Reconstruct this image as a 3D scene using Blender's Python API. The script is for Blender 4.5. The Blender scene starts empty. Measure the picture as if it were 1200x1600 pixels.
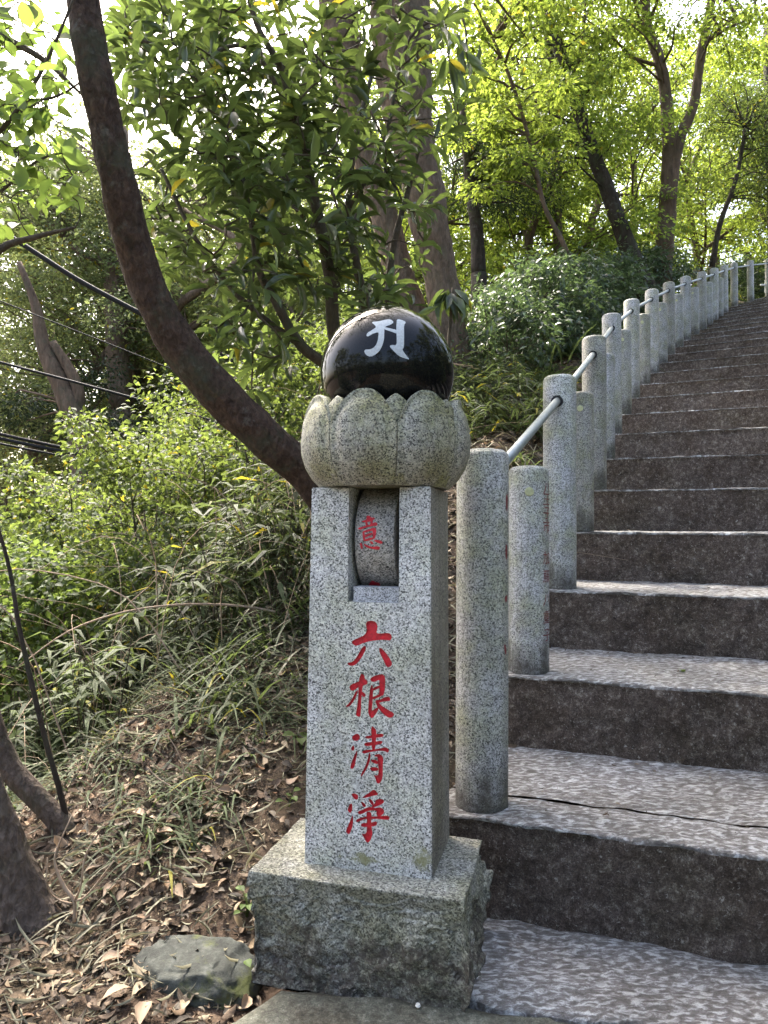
import bpy, bmesh, math, random
import numpy as np
from mathutils import Vector, Matrix
from mathutils.geometry import tessellate_polygon

random.seed(7)
RNG = np.random.default_rng(11)
SC = bpy.context.scene
COL = SC.collection
R_ = math.radians

# ------------------------------------------------------------------ camera
F, CX, CY = 1110.0, 600.0, 800.0            # focal length and centre of the photograph, pixels of 1200 x 1600
CAM_Z = 0.90
PITCH, ROLL = math.atan(35 / 1110.0), 0.0075
cam_d = bpy.data.cameras.new('camera')
cam = bpy.data.objects.new('camera', cam_d)
COL.objects.link(cam)
cam_d.sensor_fit = 'VERTICAL'
cam_d.sensor_height = 36.0
cam_d.sensor_width = 36.0
cam_d.lens = F / 1600.0 * 36.0
cam_d.clip_start, cam_d.clip_end = 0.05, 600
CAM_M = Matrix.Rotation(math.pi / 2 + PITCH, 4, 'X') @ Matrix.Rotation(ROLL, 4, 'Z')
CAM_M.translation = (0, 0, CAM_Z)
cam.matrix_world = CAM_M
SC.camera = cam
# ------------------------------------------------------------------ world and sun
SUN_EL, SUN_AZ = R_(54), R_(-32)            # azimuth from +Y, negative is to the left
w = bpy.data.worlds.new('World')
SC.world = w
w.use_nodes = True
nt = w.node_tree
bg = nt.nodes['Background']
sky = nt.nodes.new('ShaderNodeTexSky')
sky.sky_type = 'NISHITA'
sky.sun_disc = False
sky.sun_elevation = SUN_EL
sky.sun_rotation = SUN_AZ
sky.air_density = 1.0
sky.dust_density = 7.0
sky.ozone_density = 1.0
nt.links.new(sky.outputs[0], bg.inputs[0])
bg.inputs[1].default_value = 0.15
sun_d = bpy.data.lights.new('sun', 'SUN')
sun_d.energy = 2.4
sun_d.angle = R_(2.0)
sun_d.color = (1.0, 0.94, 0.84)
sun = bpy.data.objects.new('sun', sun_d)
COL.objects.link(sun)
sdir = Vector((math.sin(SUN_AZ) * math.cos(SUN_EL), math.cos(SUN_AZ) * math.cos(SUN_EL), math.sin(SUN_EL)))
sun.rotation_euler = (-sdir).to_track_quat('-Z', 'Y').to_euler()
SC.view_settings.view_transform = 'Standard'
SC.view_settings.look = 'None'
SC.view_settings.gamma = 1.0
SC.view_settings.use_curve_mapping = False
SC.view_settings.exposure = 2.68
SC.cycles.max_bounces = 6
SC.cycles.diffuse_bounces = 3
SC.cycles.glossy_bounces = 3
SC.cycles.transmission_bounces = 4
SC.cycles.use_denoising = True
SC.cycles.use_adaptive_sampling = True
SC.cycles.adaptive_threshold = 0.02

# ------------------------------------------------------------------ pixel helpers (1200 x 1600 photograph)
_r, _u, _f = CAM_M.col[0].xyz, CAM_M.col[1].xyz, -CAM_M.col[2].xyz
CAMP = Vector((0, 0, CAM_Z))
def ray(px, py):
    return _f + _r * ((px - CX) / F) + _u * ((CY - py) / F)
def at(px, py, depth):                       # the point seen at a pixel, `depth` metres ahead (world Y)
    d = ray(px, py)
    return CAMP + d * (depth / d.y)
def on_plane(px, py, p0, n):
    d = ray(px, py)
    return CAMP + d * ((p0 - CAMP).dot(n) / d.dot(n))
def on_z(px, py, z):
    d = ray(px, py)
    return CAMP + d * ((z - CAM_Z) / d.z)

# ------------------------------------------------------------------ noise
def _h(ix, iy, iz, s):
    n = (ix * 374761393 + iy * 668265263 + iz * 2147483647 + s * 1274126177) & 0xFFFFFFFF
    n = ((n ^ (n >> 13)) * 1274126177) & 0xFFFFFFFF
    n = (n ^ (n >> 16)) & 0xFFFFFFFF
    return n / 4294967295.0
def vnoise(p, s=0):
    p = np.asarray(p, dtype=np.float64)
    i = np.floor(p).astype(np.int64)
    f = p - i
    f = f * f * (3 - 2 * f)
    o = 0
    for dx in (0, 1):
        for dy in (0, 1):
            for dz in (0, 1):
                wgt = (f[:, 0] if dx else 1 - f[:, 0]) * (f[:, 1] if dy else 1 - f[:, 1]) * (f[:, 2] if dz else 1 - f[:, 2])
                o = o + wgt * _h(i[:, 0] + dx, i[:, 1] + dy, i[:, 2] + dz, s)
    return o * 2 - 1
def fbm(p, s=0, oct=4):
    p = np.asarray(p, dtype=np.float64)
    o, a = 0, 1.0
    for k in range(oct):
        o = o + a * vnoise(p * 2 ** k + 17.3 * k, s + k)
        a *= 0.5
    return o

# ------------------------------------------------------------------ mesh helpers
def mesh_arr(name, v, f, smooth=True):
    v = np.asarray(v, dtype=np.float32)
    f = np.asarray(f, dtype=np.int32)
    me = bpy.data.meshes.new(name)
    k = f.shape[1]
    me.vertices.add(len(v))
    me.vertices.foreach_set('co', v.ravel())
    me.loops.add(f.size)
    me.loops.foreach_set('vertex_index', f.ravel())
    me.polygons.add(len(f))
    me.polygons.foreach_set('loop_start', np.arange(0, f.size, k, dtype=np.int32))
    me.polygons.foreach_set('use_smooth', np.full(len(f), smooth, dtype=bool))
    me.update(calc_edges=True)
    return me
def mesh_list(name, v, f, smooth=False):
    me = bpy.data.meshes.new(name)
    me.from_pydata([tuple(x) for x in v], [], [tuple(x) for x in f])
    if smooth:
        me.polygons.foreach_set('use_smooth', [True] * len(me.polygons))
    me.update()
    return me
def link(name, me, mats=None, parent=None, loc=None, rot=None):
    o = bpy.data.objects.new(name, me)
    COL.objects.link(o)
    if mats is not None and me is not None and len(me.materials) == 0:
        for m in (mats if isinstance(mats, (list, tuple)) else [mats]):
            me.materials.append(m)
    if loc is not None:
        o.location = loc
    if rot is not None:
        o.rotation_euler = rot
    if parent is not None:
        o.parent = parent
    return o
def empty(name, loc=(0, 0, 0), rotz=0.0):
    o = bpy.data.objects.new(name, None)
    COL.objects.link(o)
    o.location = loc
    o.rotation_euler = (0, 0, rotz)
    o.empty_display_size = 0.1
    return o
def tag(o, label, cat, group=None, kind=None):
    o['label'] = label
    o['category'] = cat
    if group:
        o['group'] = group
    if kind:
        o['kind'] = kind
    return o
def kind(o, k, label=None):
    o['kind'] = k
    if label:
        o['label'] = label
    return o
def fixn(me):
    bm = bmesh.new()
    bm.from_mesh(me)
    bmesh.ops.recalc_face_normals(bm, faces=bm.faces)
    bm.to_mesh(me)
    bm.free()
    return me

class MB:                                    # collects quads / tris
    def __init__(s):
        s.v, s.f = [], []
    def add(s, v, f):
        b = len(s.v)
        s.v += [tuple(x) for x in v]
        s.f += [tuple(i + b for i in q) for q in f]
    def mesh(s, name, smooth=False):
        return mesh_list(name, s.v, s.f, smooth)

def catmull(pts, n):
    pts = np.asarray(pts, dtype=float)
    P = np.vstack([2 * pts[0] - pts[1], pts, 2 * pts[-1] - pts[-2]])
    out = []
    for i in range(1, len(P) - 2):
        for k in range(n):
            t = k / n
            a, b, c, d = P[i - 1], P[i], P[i + 1], P[i + 2]
            out.append(0.5 * ((2 * b) + (c - a) * t + (2 * a - 5 * b + 4 * c - d) * t * t + (3 * b - a - 3 * c + d) * t ** 3))
    out.append(P[-2])
    return np.array(out)
def tube(pts, rad, seg=8, noise=0.0, ns=6.0, seed=0, cap=True, ridge=0.0):
    pts = np.asarray(pts, dtype=float)
    rad = np.asarray(rad, dtype=float)
    n = len(pts)
    tan = np.gradient(pts, axis=0)
    tan /= np.linalg.norm(tan, axis=1)[:, None] + 1e-9
    up = np.array([0.13, 0.97, 0.2]) if abs(tan[0][2]) > 0.6 else np.array([0.1, 0.1, 1.0])
    v = []
    a = np.cross(up, tan[0]); a /= np.linalg.norm(a)
    ang = np.arange(seg) / seg * 2 * np.pi
    for i in range(n):
        a = a - tan[i] * a.dot(tan[i]); a /= np.linalg.norm(a)
        b = np.cross(tan[i], a)
        v.append(pts[i] + rad[i] * (np.cos(ang)[:, None] * a + np.sin(ang)[:, None] * b))
    v = np.concatenate(v)
    if noise:
        c = np.repeat(pts, seg, axis=0)
        d = (v - c)
        rel = noise * fbm(v * ns, seed, 3)
        if ridge:
            arc = np.concatenate([[0], np.cumsum(np.linalg.norm(np.diff(pts, axis=0), axis=1))])
            aa = np.tile(ang, n); rr0 = np.repeat(rad, seg); ll = np.repeat(arc, seg)
            q = np.stack([np.cos(aa) * rr0 * 38, np.sin(aa) * rr0 * 38, ll * 9 + 3 * vnoise(v * 4, seed + 5)], 1)
            rel = rel + ridge * (0.6 - 2.2 * np.abs(vnoise(q, seed + 9))) + 0.5 * ridge * fbm(q * 2.7, seed + 11, 2)
        v = c + d * (1 + rel[:, None])
    f = []
    for i in range(n - 1):
        for k in range(seg):
            f.append((i * seg + k, i * seg + (k + 1) % seg, (i + 1) * seg + (k + 1) % seg, (i + 1) * seg + k))
    if cap:
        f.append(tuple(range(seg - 1, -1, -1)))
        f.append(tuple((n - 1) * seg + k for k in range(seg)))
    return v, f
def lathe(profile, seg=32, cap_top=True, cap_bot=True):
    v, f = [], []
    for r, z in profile:
        for k in range(seg):
            a = 2 * math.pi * k / seg
            v.append((r * math.cos(a), r * math.sin(a), z))
    n = len(profile)
    for i in range(n - 1):
        for k in range(seg):
            f.append((i * seg + k, i * seg + (k + 1) % seg, (i + 1) * seg + (k + 1) % seg, (i + 1) * seg + k))
    if cap_bot:
        f.append(tuple(range(seg - 1, -1, -1)))
    if cap_top:
        f.append(tuple((n - 1) * seg + k for k in range(seg)))
    return v, f
def box(x0, x1, y0, y1, z0, z1):
    v = [(x0, y0, z0), (x1, y0, z0), (x1, y1, z0), (x0, y1, z0), (x0, y0, z1), (x1, y0, z1), (x1, y1, z1), (x0, y1, z1)]
    f = [(0, 3, 2, 1), (4, 5, 6, 7), (0, 1, 5, 4), (1, 2, 6, 5), (2, 3, 7, 6), (3, 0, 4, 7)]
    return v, f

# ------------------------------------------------------------------ materials
class NB:
    def __init__(s, name):
        s.m = bpy.data.materials.new(name)
        s.m.use_nodes = True
        s.t = s.m.node_tree
        s.t.nodes.clear()
        s.out = s.t.nodes.new('ShaderNodeOutputMaterial')
        s.co = s.t.nodes.new('ShaderNodeTexCoord')
    def n(s, typ, **kw):
        nd = s.t.nodes.new(typ)
        for k, v in kw.items():
            setattr(nd, k, v)
        return nd
    def l(s, a, b):
        s.t.links.new(a, b)
    def val(s, sock, v):
        if isinstance(v, bpy.types.NodeSocket):
            s.l(v, sock)
        else:
            sock.default_value = v
    def noise(s, scale, detail=4, rough=0.55, vec=None, dist=0.0):
        nd = s.n('ShaderNodeTexNoise')
        nd.inputs['Scale'].default_value = scale
        nd.inputs['Detail'].default_value = detail
        nd.inputs['Roughness'].default_value = rough
        nd.inputs['Distortion'].default_value = dist
        s.l(vec if vec else s.co.outputs['Object'], nd.inputs['Vector'])
        return nd.outputs['Fac']
    def voro(s, scale, feature='F1', vec=None, out='Color'):
        nd = s.n('ShaderNodeTexVoronoi', feature=feature)
        nd.inputs['Scale'].default_value = scale
        s.l(vec if vec else s.co.outputs['Object'], nd.inputs['Vector'])
        return nd.outputs[out]
    def map(s, scale=(1, 1, 1), src='Object'):
        nd = s.n('ShaderNodeMapping')
        nd.inputs['Scale'].default_value = scale
        s.l(s.co.outputs[src], nd.inputs['Vector'])
        return nd.outputs[0]
    def ramp(s, fac, stops, interp='LINEAR'):
        nd = s.n('ShaderNodeValToRGB')
        cr = nd.color_ramp
        cr.interpolation = interp
        while len(cr.elements) < len(stops):
            cr.elements.new(0.5)
        for e, (p, c) in zip(cr.elements, stops):
            e.position = p
            e.color = (c, c, c, 1) if isinstance(c, (int, float)) else (*c, 1)
        s.l(fac, nd.inputs[0])
        return nd.outputs[0]
    def mix(s, fac, a, b, mode='MIX'):
        nd = s.n('ShaderNodeMix', data_type='RGBA', blend_type=mode)
        s.val(nd.inputs[0], fac)
        for i, c in ((6, a), (7, b)):
            s.val(nd.inputs[i], c if isinstance(c, bpy.types.NodeSocket) else ((*c, 1) if len(c) == 3 else c))
        return nd.outputs[2]
    def math(s, op, a, b=0.0, clamp=False):
        nd = s.n('ShaderNodeMath', operation=op, use_clamp=clamp)
        s.val(nd.inputs[0], a)
        s.val(nd.inputs[1], b)
        return nd.outputs[0]
    def sep(s, src='Object'):
        nd = s.n('ShaderNodeSeparateXYZ')
        s.l(s.co.outputs[src], nd.inputs[0])
        return nd.outputs
    def bump(s, h, strength=0.3, dist=0.01, nrm=None):
        nd = s.n('ShaderNodeBump')
        nd.inputs['Strength'].default_value = strength
        nd.inputs['Distance'].default_value = dist
        s.l(h, nd.inputs['Height'])
        if nrm:
            s.l(nrm, nd.inputs['Normal'])
        return nd.outputs[0]
    def pbr(s, col, rough=0.6, nrm=None, spec=0.5, metal=0.0, coat=0.0):
        nd = s.n('ShaderNodeBsdfPrincipled')
        s.val(nd.inputs['Base Color'], col if isinstance(col, bpy.types.NodeSocket) else (*col, 1))
        s.val(nd.inputs['Roughness'], rough)
        s.val(nd.inputs['Specular IOR Level'], spec)
        nd.inputs['Metallic'].default_value = metal
        nd.inputs['Coat Weight'].default_value = coat
        if nrm:
            s.l(nrm, nd.inputs['Normal'])
        return nd.outputs[0]
    def done(s, sh):
        s.l(sh, s.out.inputs[0])
        return s.m

def granite(name, tint=(1, 1, 1), bright=1.0, green=0.0, brown=0.0, stain_z=None, stain_h=0.12, rough=0.62, scale=370, stain_col=(0.045, 0.038, 0.03), coarse=False, vary=0.0, streaks=0.35, moss_spots=None):
    b = NB(name)
    oi = b.n('ShaderNodeObjectInfo')
    wv = b.n('ShaderNodeVectorMath', operation='ADD')
    nz = b.n('ShaderNodeTexNoise'); nz.inputs['Scale'].default_value = scale * 0.8
    b.l(b.co.outputs['Object'], nz.inputs['Vector'])
    sc = b.n('ShaderNodeVectorMath', operation='SCALE'); sc.inputs['Scale'].default_value = 0.0028
    b.l(nz.outputs['Color'], sc.inputs[0])
    b.l(b.co.outputs['Object'], wv.inputs[0]); b.l(sc.outputs[0], wv.inputs[1])
    cell = b.n('ShaderNodeSeparateColor')
    b.l(b.voro(scale, vec=wv.outputs[0]), cell.inputs[0])
    c = b.ramp(cell.outputs[0], [(0.0, 0.07), (0.14, 0.11), (0.24, 0.28), (0.5, 0.42), (0.7, 0.54), (1.0, 0.70)])
    fine = b.noise(scale * 2.2, 2, 0.6)
    c = b.mix(0.75, c, b.ramp(fine, [(0.3, 0.55), (0.7, 1.25)]), 'MULTIPLY')
    big = b.noise(7.0, 4, 0.6)
    c = b.mix(1.0, c, b.ramp(big, [(0.25, 0.74), (0.75, 1.12)]), 'MULTIPLY')
    c = b.mix(1.0, c, tuple(bright * t * k_ for t, k_ in zip(tint, (1.035, 1.0, 0.955))), 'MULTIPLY')
    c = b.mix(vary, c, b.ramp(oi.outputs['Random'], [(0.0, (0.78, 0.76, 0.70)), (0.5, (0.98, 1.0, 1.02)), (1.0, (1.12, 1.12, 1.14))]), 'MULTIPLY')
    streak = b.ramp(b.noise(22, 5, 0.65, vec=b.map((1, 1, 0.06))), [(0.38, 0.0), (0.70, 1.0)])
    c = b.mix(b.math('MULTIPLY', streak, streaks), c, b.mix(1.0, c, (0.55, 0.54, 0.47), 'MULTIPLY'))
    if green:
        g = b.ramp(b.noise(9.0, 6, 0.68), [(0.42, 0.0), (0.66, 1.0)])
        g = b.math('MULTIPLY', g, green)
        c = b.mix(g, c, b.mix(1.0, c, (0.72, 0.76, 0.42), 'MULTIPLY'))
    if brown:
        g = b.ramp(b.noise(5.0, 6, 0.7), [(0.45, 0.0), (0.7, 1.0)])
        g = b.math('MULTIPLY', g, brown)
        c = b.mix(g, c, b.mix(1.0, c, (0.5, 0.42, 0.34), 'MULTIPLY'))
    if moss_spots:
        xyz = b.sep()
        for mx, mz, rx, rz in moss_spots:
            dx = b.math('DIVIDE', b.math('ABSOLUTE', b.math('SUBTRACT', xyz[0], mx)), rx)
            dz = b.math('DIVIDE', b.math('ABSOLUTE', b.math('SUBTRACT', xyz[2], mz)), rz)
            dd = b.math('ADD', b.math('ADD', dx, dz), b.math('MULTIPLY', b.math('SUBTRACT', b.noise(55, 5, 0.7), 0.5), 3.2))
            mk = b.ramp(dd, [(0.35, 0.85), (0.95, 0.0)])
            c = b.mix(mk, c, (0.20, 0.195, 0.085))
    if stain_z is not None:
        z = b.sep()[2]
        nn = b.noise(16.0, 5, 0.65, vec=b.map((1, 1, 0.35)))
        lim = b.math('ADD', b.math('MULTIPLY', b.math('SUBTRACT', nn, 0.5), stain_h * 2.6), stain_z + stain_h)
        fac = b.math('DIVIDE', b.math('SUBTRACT', lim, z), stain_h * 0.7, True)
        fac = b.math('MULTIPLY', fac, b.ramp(b.noise(60, 4, 0.7), [(0.3, 0.55), (0.6, 1.0)]))
        c = b.mix(b.math('MULTIPLY', fac, 0.9), c, stain_col)
    h = b.math('ADD', b.math('MULTIPLY', cell.outputs[1], 0.5), fine)
    return b.done(b.pbr(c, rough, b.bump(h, 0.25, 0.002), 0.4))

M = {}
M['shaft'] = granite('granite_shaft', (1.0, 1.01, 1.03), 1.24, green=0.45, brown=0.15, streaks=0.3, moss_spots=[(0.012, 0.828, 0.05, 0.012), (0.0, 0.222, 0.05, 0.016), (0.13, 0.24, 0.03, 0.04)])
M['shaft_side'] = granite('granite_shaft_weathered_shaded', (1.0, 0.95, 0.88), 0.72, green=0.4, brown=0.8, streaks=0.9)  # brown weathering and streaks, plus the side's shade darkened into the colour
M['lotus'] = granite('granite_lotus', (0.98, 0.97, 0.88), 0.80, green=1.0, brown=0.7, streaks=0.6)
M['post'] = granite('granite_post', (0.98, 1.0, 1.04), 0.95, green=0.7, brown=0.3, vary=0.9, streaks=0.6, stain_z=0.02, stain_h=0.13)
M['wheel'] = granite('granite_wheel', (1.02, 0.99, 0.96), 0.85, brown=0.6)
M['sill'] = granite('granite_sill', (0.94, 0.98, 1.08), 1.0, scale=560)

def m_base():
    b = NB('granite_base')
    cell = b.n('ShaderNodeSeparateColor')
    b.l(b.voro(300), cell.inputs[0])
    c = b.ramp(cell.outputs[0], [(0.0, (0.10, 0.098, 0.09)), (0.2, (0.19, 0.187, 0.172)), (0.6, (0.38, 0.375, 0.345)), (1.0, (0.58, 0.57, 0.53))])
    c = b.mix(0.9, c, b.ramp(b.noise(120, 6, 0.75), [(0.3, 0.4), (0.7, 1.35)]), 'MULTIPLY')
    g = b.ramp(b.noise(8, 6, 0.7), [(0.30, 0.0), (0.60, 1.0)])
    c = b.mix(b.math('MULTIPLY', g, 0.9), c, b.mix(1.0, c, (0.62, 0.61, 0.44), 'MULTIPLY'))
    z = b.sep()[2]
    nn = b.noise(8, 7, 0.62, vec=b.map((1, 1, 0.8)))
    lim = b.math('ADD', b.math('MULTIPLY', b.math('SUBTRACT', nn, 0.5), 0.30), 0.088)
    fac = b.math('DIVIDE', b.math('SUBTRACT', lim, z), 0.022, True)
    fac = b.math('MULTIPLY', fac, b.ramp(b.noise(50, 6, 0.8), [(0.38, 0.15), (0.56, 1.0)]))
    c = b.mix(b.math('MULTIPLY', fac, 0.85), c, b.ramp(b.noise(90, 4, 0.7), [(0.3, (0.035, 0.026, 0.021)), (0.7, (0.085, 0.066, 0.055))]))
    h = b.math('ADD', b.noise(80, 7, 0.75), b.math('MULTIPLY', cell.outputs[1], 0.2))
    return b.done(b.pbr(c, 0.85, b.bump(h, 0.8, 0.008), 0.25))
M['base'] = m_base()

def m_tread():
    b = NB('worn_tread_stone')
    v = b.map((0.8, 1.7, 1))
    a = b.noise(52, 6, 0.62, vec=v, dist=0.5)
    c = b.ramp(a, [(0.34, (0.12, 0.105, 0.095)), (0.49, (0.20, 0.185, 0.175)), (0.54, (0.36, 0.35, 0.345)), (0.62, (0.60, 0.60, 0.60)), (0.85, (0.66, 0.66, 0.66))])
    c = b.mix(0.85, c, b.ramp(b.noise(380, 4, 0.75), [(0.3, 0.5), (0.7, 1.3)]), 'MULTIPLY')
    g = b.ramp(b.noise(2.6, 6, 0.7), [(0.42, 0.0), (0.66, 1.0)])
    c = b.mix(b.math('MULTIPLY', g, 0.7), c, b.mix(1.0, c, (0.55, 0.53, 0.48), 'MULTIPLY'))
    c = b.mix(1.0, c, (1.0, 1.0, 0.985), 'MULTIPLY')
    rg = b.ramp(a, [(0.40, 0.65), (0.60, 0.36)])
    h = b.math('ADD', a, b.math('MULTIPLY', b.noise(170, 5, 0.7), 0.4))
    return b.done(b.pbr(c, rg, b.bump(h, 1.0, 0.012), 0.5))
M['tread'] = m_tread()

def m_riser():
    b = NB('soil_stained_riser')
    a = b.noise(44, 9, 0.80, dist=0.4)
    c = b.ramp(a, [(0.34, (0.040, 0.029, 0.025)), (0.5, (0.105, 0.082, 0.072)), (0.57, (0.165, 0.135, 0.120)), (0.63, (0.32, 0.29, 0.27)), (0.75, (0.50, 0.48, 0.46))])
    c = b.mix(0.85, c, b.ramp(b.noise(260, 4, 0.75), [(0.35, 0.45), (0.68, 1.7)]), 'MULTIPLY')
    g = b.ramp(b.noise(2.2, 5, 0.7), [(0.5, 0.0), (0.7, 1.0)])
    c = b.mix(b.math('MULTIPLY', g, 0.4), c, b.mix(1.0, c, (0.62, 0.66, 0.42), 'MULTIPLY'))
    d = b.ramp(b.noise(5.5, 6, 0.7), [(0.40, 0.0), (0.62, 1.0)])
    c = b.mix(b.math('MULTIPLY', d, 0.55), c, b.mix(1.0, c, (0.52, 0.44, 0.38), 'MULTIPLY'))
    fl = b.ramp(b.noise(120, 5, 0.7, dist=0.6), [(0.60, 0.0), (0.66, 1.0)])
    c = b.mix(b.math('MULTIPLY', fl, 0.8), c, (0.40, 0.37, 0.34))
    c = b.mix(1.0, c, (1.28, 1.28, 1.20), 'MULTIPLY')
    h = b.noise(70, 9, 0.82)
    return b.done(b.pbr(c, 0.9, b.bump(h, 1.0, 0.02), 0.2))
M['riser'] = m_riser()

def m_mossy():
    b = NB('mossy_paving_stone')
    a = b.noise(60, 7, 0.78)
    c = b.ramp(a, [(0.32, (0.055, 0.054, 0.042)), (0.5, (0.14, 0.142, 0.108)), (0.60, (0.22, 0.225, 0.18)), (0.72, (0.40, 0.40, 0.36))])
    c = b.mix(0.9, c, b.ramp(b.noise(300, 4, 0.75), [(0.3, 0.4), (0.7, 1.5)]), 'MULTIPLY')
    g = b.ramp(b.noise(5.0, 6, 0.7), [(0.42, 0.0), (0.62, 1.0)])
    c = b.mix(b.math('MULTIPLY', g, 0.75), c, b.mix(1.0, c, (0.50, 0.42, 0.36), 'MULTIPLY'))
    return b.done(b.pbr(c, 0.75, b.bump(b.noise(80, 8, 0.78), 0.9, 0.010), 0.35))
M['mossy'] = m_mossy()

def m_rock():
    b = NB('dark_field_stone')
    c = b.ramp(b.noise(28, 7, 0.7), [(0.3, (0.018, 0.019, 0.016)), (0.5, (0.045, 0.048, 0.041)), (0.64, (0.085, 0.090, 0.078)), (0.75, (0.17, 0.175, 0.155))])
    g = b.ramp(b.noise(11, 5, 0.7), [(0.55, 0.0), (0.68, 1.0)])
    c = b.mix(b.math('MULTIPLY', g, 0.8), c, (0.075, 0.085, 0.02))
    return b.done(b.pbr(c, 0.85, b.bump(b.noise(60, 7, 0.75), 0.7, 0.008), 0.3))
M['rock'] = m_rock()

def m_ball():
    b = NB('polished_black_granite')
    c = b.ramp(b.noise(500, 2, 0.6), [(0.4, 0.004), (0.75, 0.012)])
    return b.done(b.pbr(c, 0.04, None, 0.20))
M['ball'] = m_ball()
def m_simple(name, col, rough=0.6, var=0.25, sc=40, bumpv=0.0, spec=0.4, metal=0.0):
    b = NB(name)
    a = b.noise(sc, 5, 0.65)
    c = b.ramp(a, [(0.3, tuple(x * (1 - var) for x in col)), (0.7, tuple(min(1, x * (1 + var)) for x in col))])
    nrm = b.bump(b.noise(sc * 3, 5, 0.7), bumpv, 0.004) if bumpv else None
    return b.done(b.pbr(c, rough, nrm, spec, metal))
M['frost'] = m_simple('sandblasted_grey', (0.46, 0.49, 0.50), 0.9, 0.18, 260, 0.5)
M['red'] = m_simple('red_paint', (0.56, 0.014, 0.026), 0.42, 0.35, 120, 0.6, 0.5)
M['red_worn'] = m_simple('worn_red_paint', (0.15, 0.022, 0.022), 0.7, 0.45, 160, 0.3)
M['pipe'] = m_simple('galvanised_pipe', (0.30, 0.325, 0.32), 0.48, 0.2, 40, 0.0, 0.5, 0.6)
M['socket'] = m_simple('dark_socket', (0.02, 0.02, 0.02), 0.9)
M['plug'] = m_simple('lichen_plug', (0.40, 0.41, 0.24), 0.9, 0.25, 120, 0.4)
M['cable'] = m_simple('black_cable', (0.010, 0.010, 0.011), 0.7, 0.2, 20, 0.0, 0.2)
M['whiterail'] = m_simple('white_rail', (0.7, 0.7, 0.68), 0.6)
M['pebble'] = m_simple('white_pebble', (0.6, 0.58, 0.52), 0.8)

def m_soil():
    b = NB('forest_soil')
    c = b.ramp(b.noise(22, 7, 0.72), [(0.3, (0.028, 0.019, 0.013)), (0.5, (0.080, 0.054, 0.038)), (0.66, (0.17, 0.120, 0.085)), (0.85, (0.28, 0.21, 0.15))])
    far = b.ramp(b.noise(0.7, 5, 0.7), [(0.45, 0.0), (0.6, 1.0)])
    c = b.mix(b.math('MULTIPLY', far, 0.35), c, (0.035, 0.045, 0.018))
    return b.done(b.pbr(c, 0.95, b.bump(b.noise(60, 7, 0.75), 0.9, 0.02), 0.15))
M['soil'] = m_soil()
M['road'] = m_simple('pale_worn_asphalt', (0.20, 0.19, 0.185), 0.85, 0.25, 14, 0.3)

def m_bark(name, dark, light, moss=0.4, vs=0.25, scale=26, bumpv=0.9):
    b = NB(name)
    v = b.map((1, 1, vs))
    a = b.noise(scale, 7, 0.7, vec=v, dist=0.6)
    c = b.ramp(a, [(0.28, dark), (0.52, tuple((x + y) / 2 for x, y in zip(dark, light))), (0.72, light)])
    g = b.ramp(b.noise(4.5, 6, 0.7), [(0.5, 0.0), (0.64, 1.0)])
    c = b.mix(b.math('MULTIPLY', g, moss), c, (0.06, 0.068, 0.040))
    lich = b.ramp(b.noise(14, 6, 0.7), [(0.58, 0.0), (0.68, 1.0)])
    c = b.mix(b.math('MULTIPLY', lich, moss * 0.6), c, (0.20, 0.19, 0.16))
    h = b.math('ADD', a, b.math('MULTIPLY', b.voro(scale * 1.2, 'F1', v, 'Distance'), 0.6))
    return b.done(b.pbr(c, 0.9, b.bump(h, bumpv, 0.02), 0.2))
M['bark_lean'] = m_bark('bark_reddish_brown', (0.018, 0.011, 0.008), (0.120, 0.076, 0.054), 0.6, 0.6, 42, 1.0)
M['bark_grey'] = m_bark('bark_pale_grey_brown', (0.048, 0.033, 0.022), (0.21, 0.148, 0.104), 0.35, 0.35, 24)
M['bark_mid'] = m_bark('bark_brown', (0.045, 0.030, 0.020), (0.18, 0.125, 0.085), 0.45, 0.25, 14)
M['bark_dark'] = m_bark('bark_dark', (0.016, 0.012, 0.009), (0.065, 0.05, 0.038), 0.5, 0.3, 20)
M['bark_near'] = m_bark('bark_rough_grey_brown', (0.040, 0.030, 0.024), (0.20, 0.155, 0.125), 0.5, 0.5, 55, 1.0)
M['twig'] = m_bark('twig_bark', (0.035, 0.026, 0.018), (0.12, 0.095, 0.065), 0.5, 0.3, 60, 0.4)
M['twig_pale'] = m_bark('dead_pale_twig', (0.22, 0.15, 0.10), (0.46, 0.36, 0.26), 0.05, 0.3, 60, 0.3)

def m_leaf(name, top, trans, rough=0.45, tmix=0.45, var=0.35, spec=0.5, yellow=0.0):
    b = NB(name)
    geo = b.n('ShaderNodeNewGeometry')
    oi = b.n('ShaderNodeObjectInfo')
    rnd = b.math('FRACT', b.math('ADD', geo.outputs['Random Per Island'], oi.outputs['Random']))
    k = b.ramp(rnd, [(0.0, 1 - var), (1.0, 1 + var)])
    c1 = b.mix(1.0, top, k, 'MULTIPLY')
    c2 = b.mix(1.0, trans, k, 'MULTIPLY')
    if yellow:
        yf = b.ramp(b.math('FRACT', b.math('MULTIPLY', rnd, 7.31)), [(1 - yellow - 0.01, 0.0), (1 - yellow, 1.0)], 'CONSTANT')
        c1 = b.mix(yf, c1, (0.16, 0.15, 0.02))
        c2 = b.mix(yf, c2, (0.5, 0.42, 0.04))
    p = b.pbr(c1, rough, None, spec)
    tr = b.n('ShaderNodeBsdfTranslucent')
    b.l(c2, tr.inputs[0])
    mx = b.n('ShaderNodeMixShader')
    mx.inputs[0].default_value = tmix
    b.l(p, mx.inputs[1]); b.l(tr.outputs[0], mx.inputs[2])
    return b.done(mx.outputs[0])
M['leaf_ever'] = m_leaf('leaf_glossy_evergreen', (0.062, 0.084, 0.037), (0.15, 0.21, 0.045), 0.28, 0.38, 0.55, 0.5, 0.012)
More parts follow.
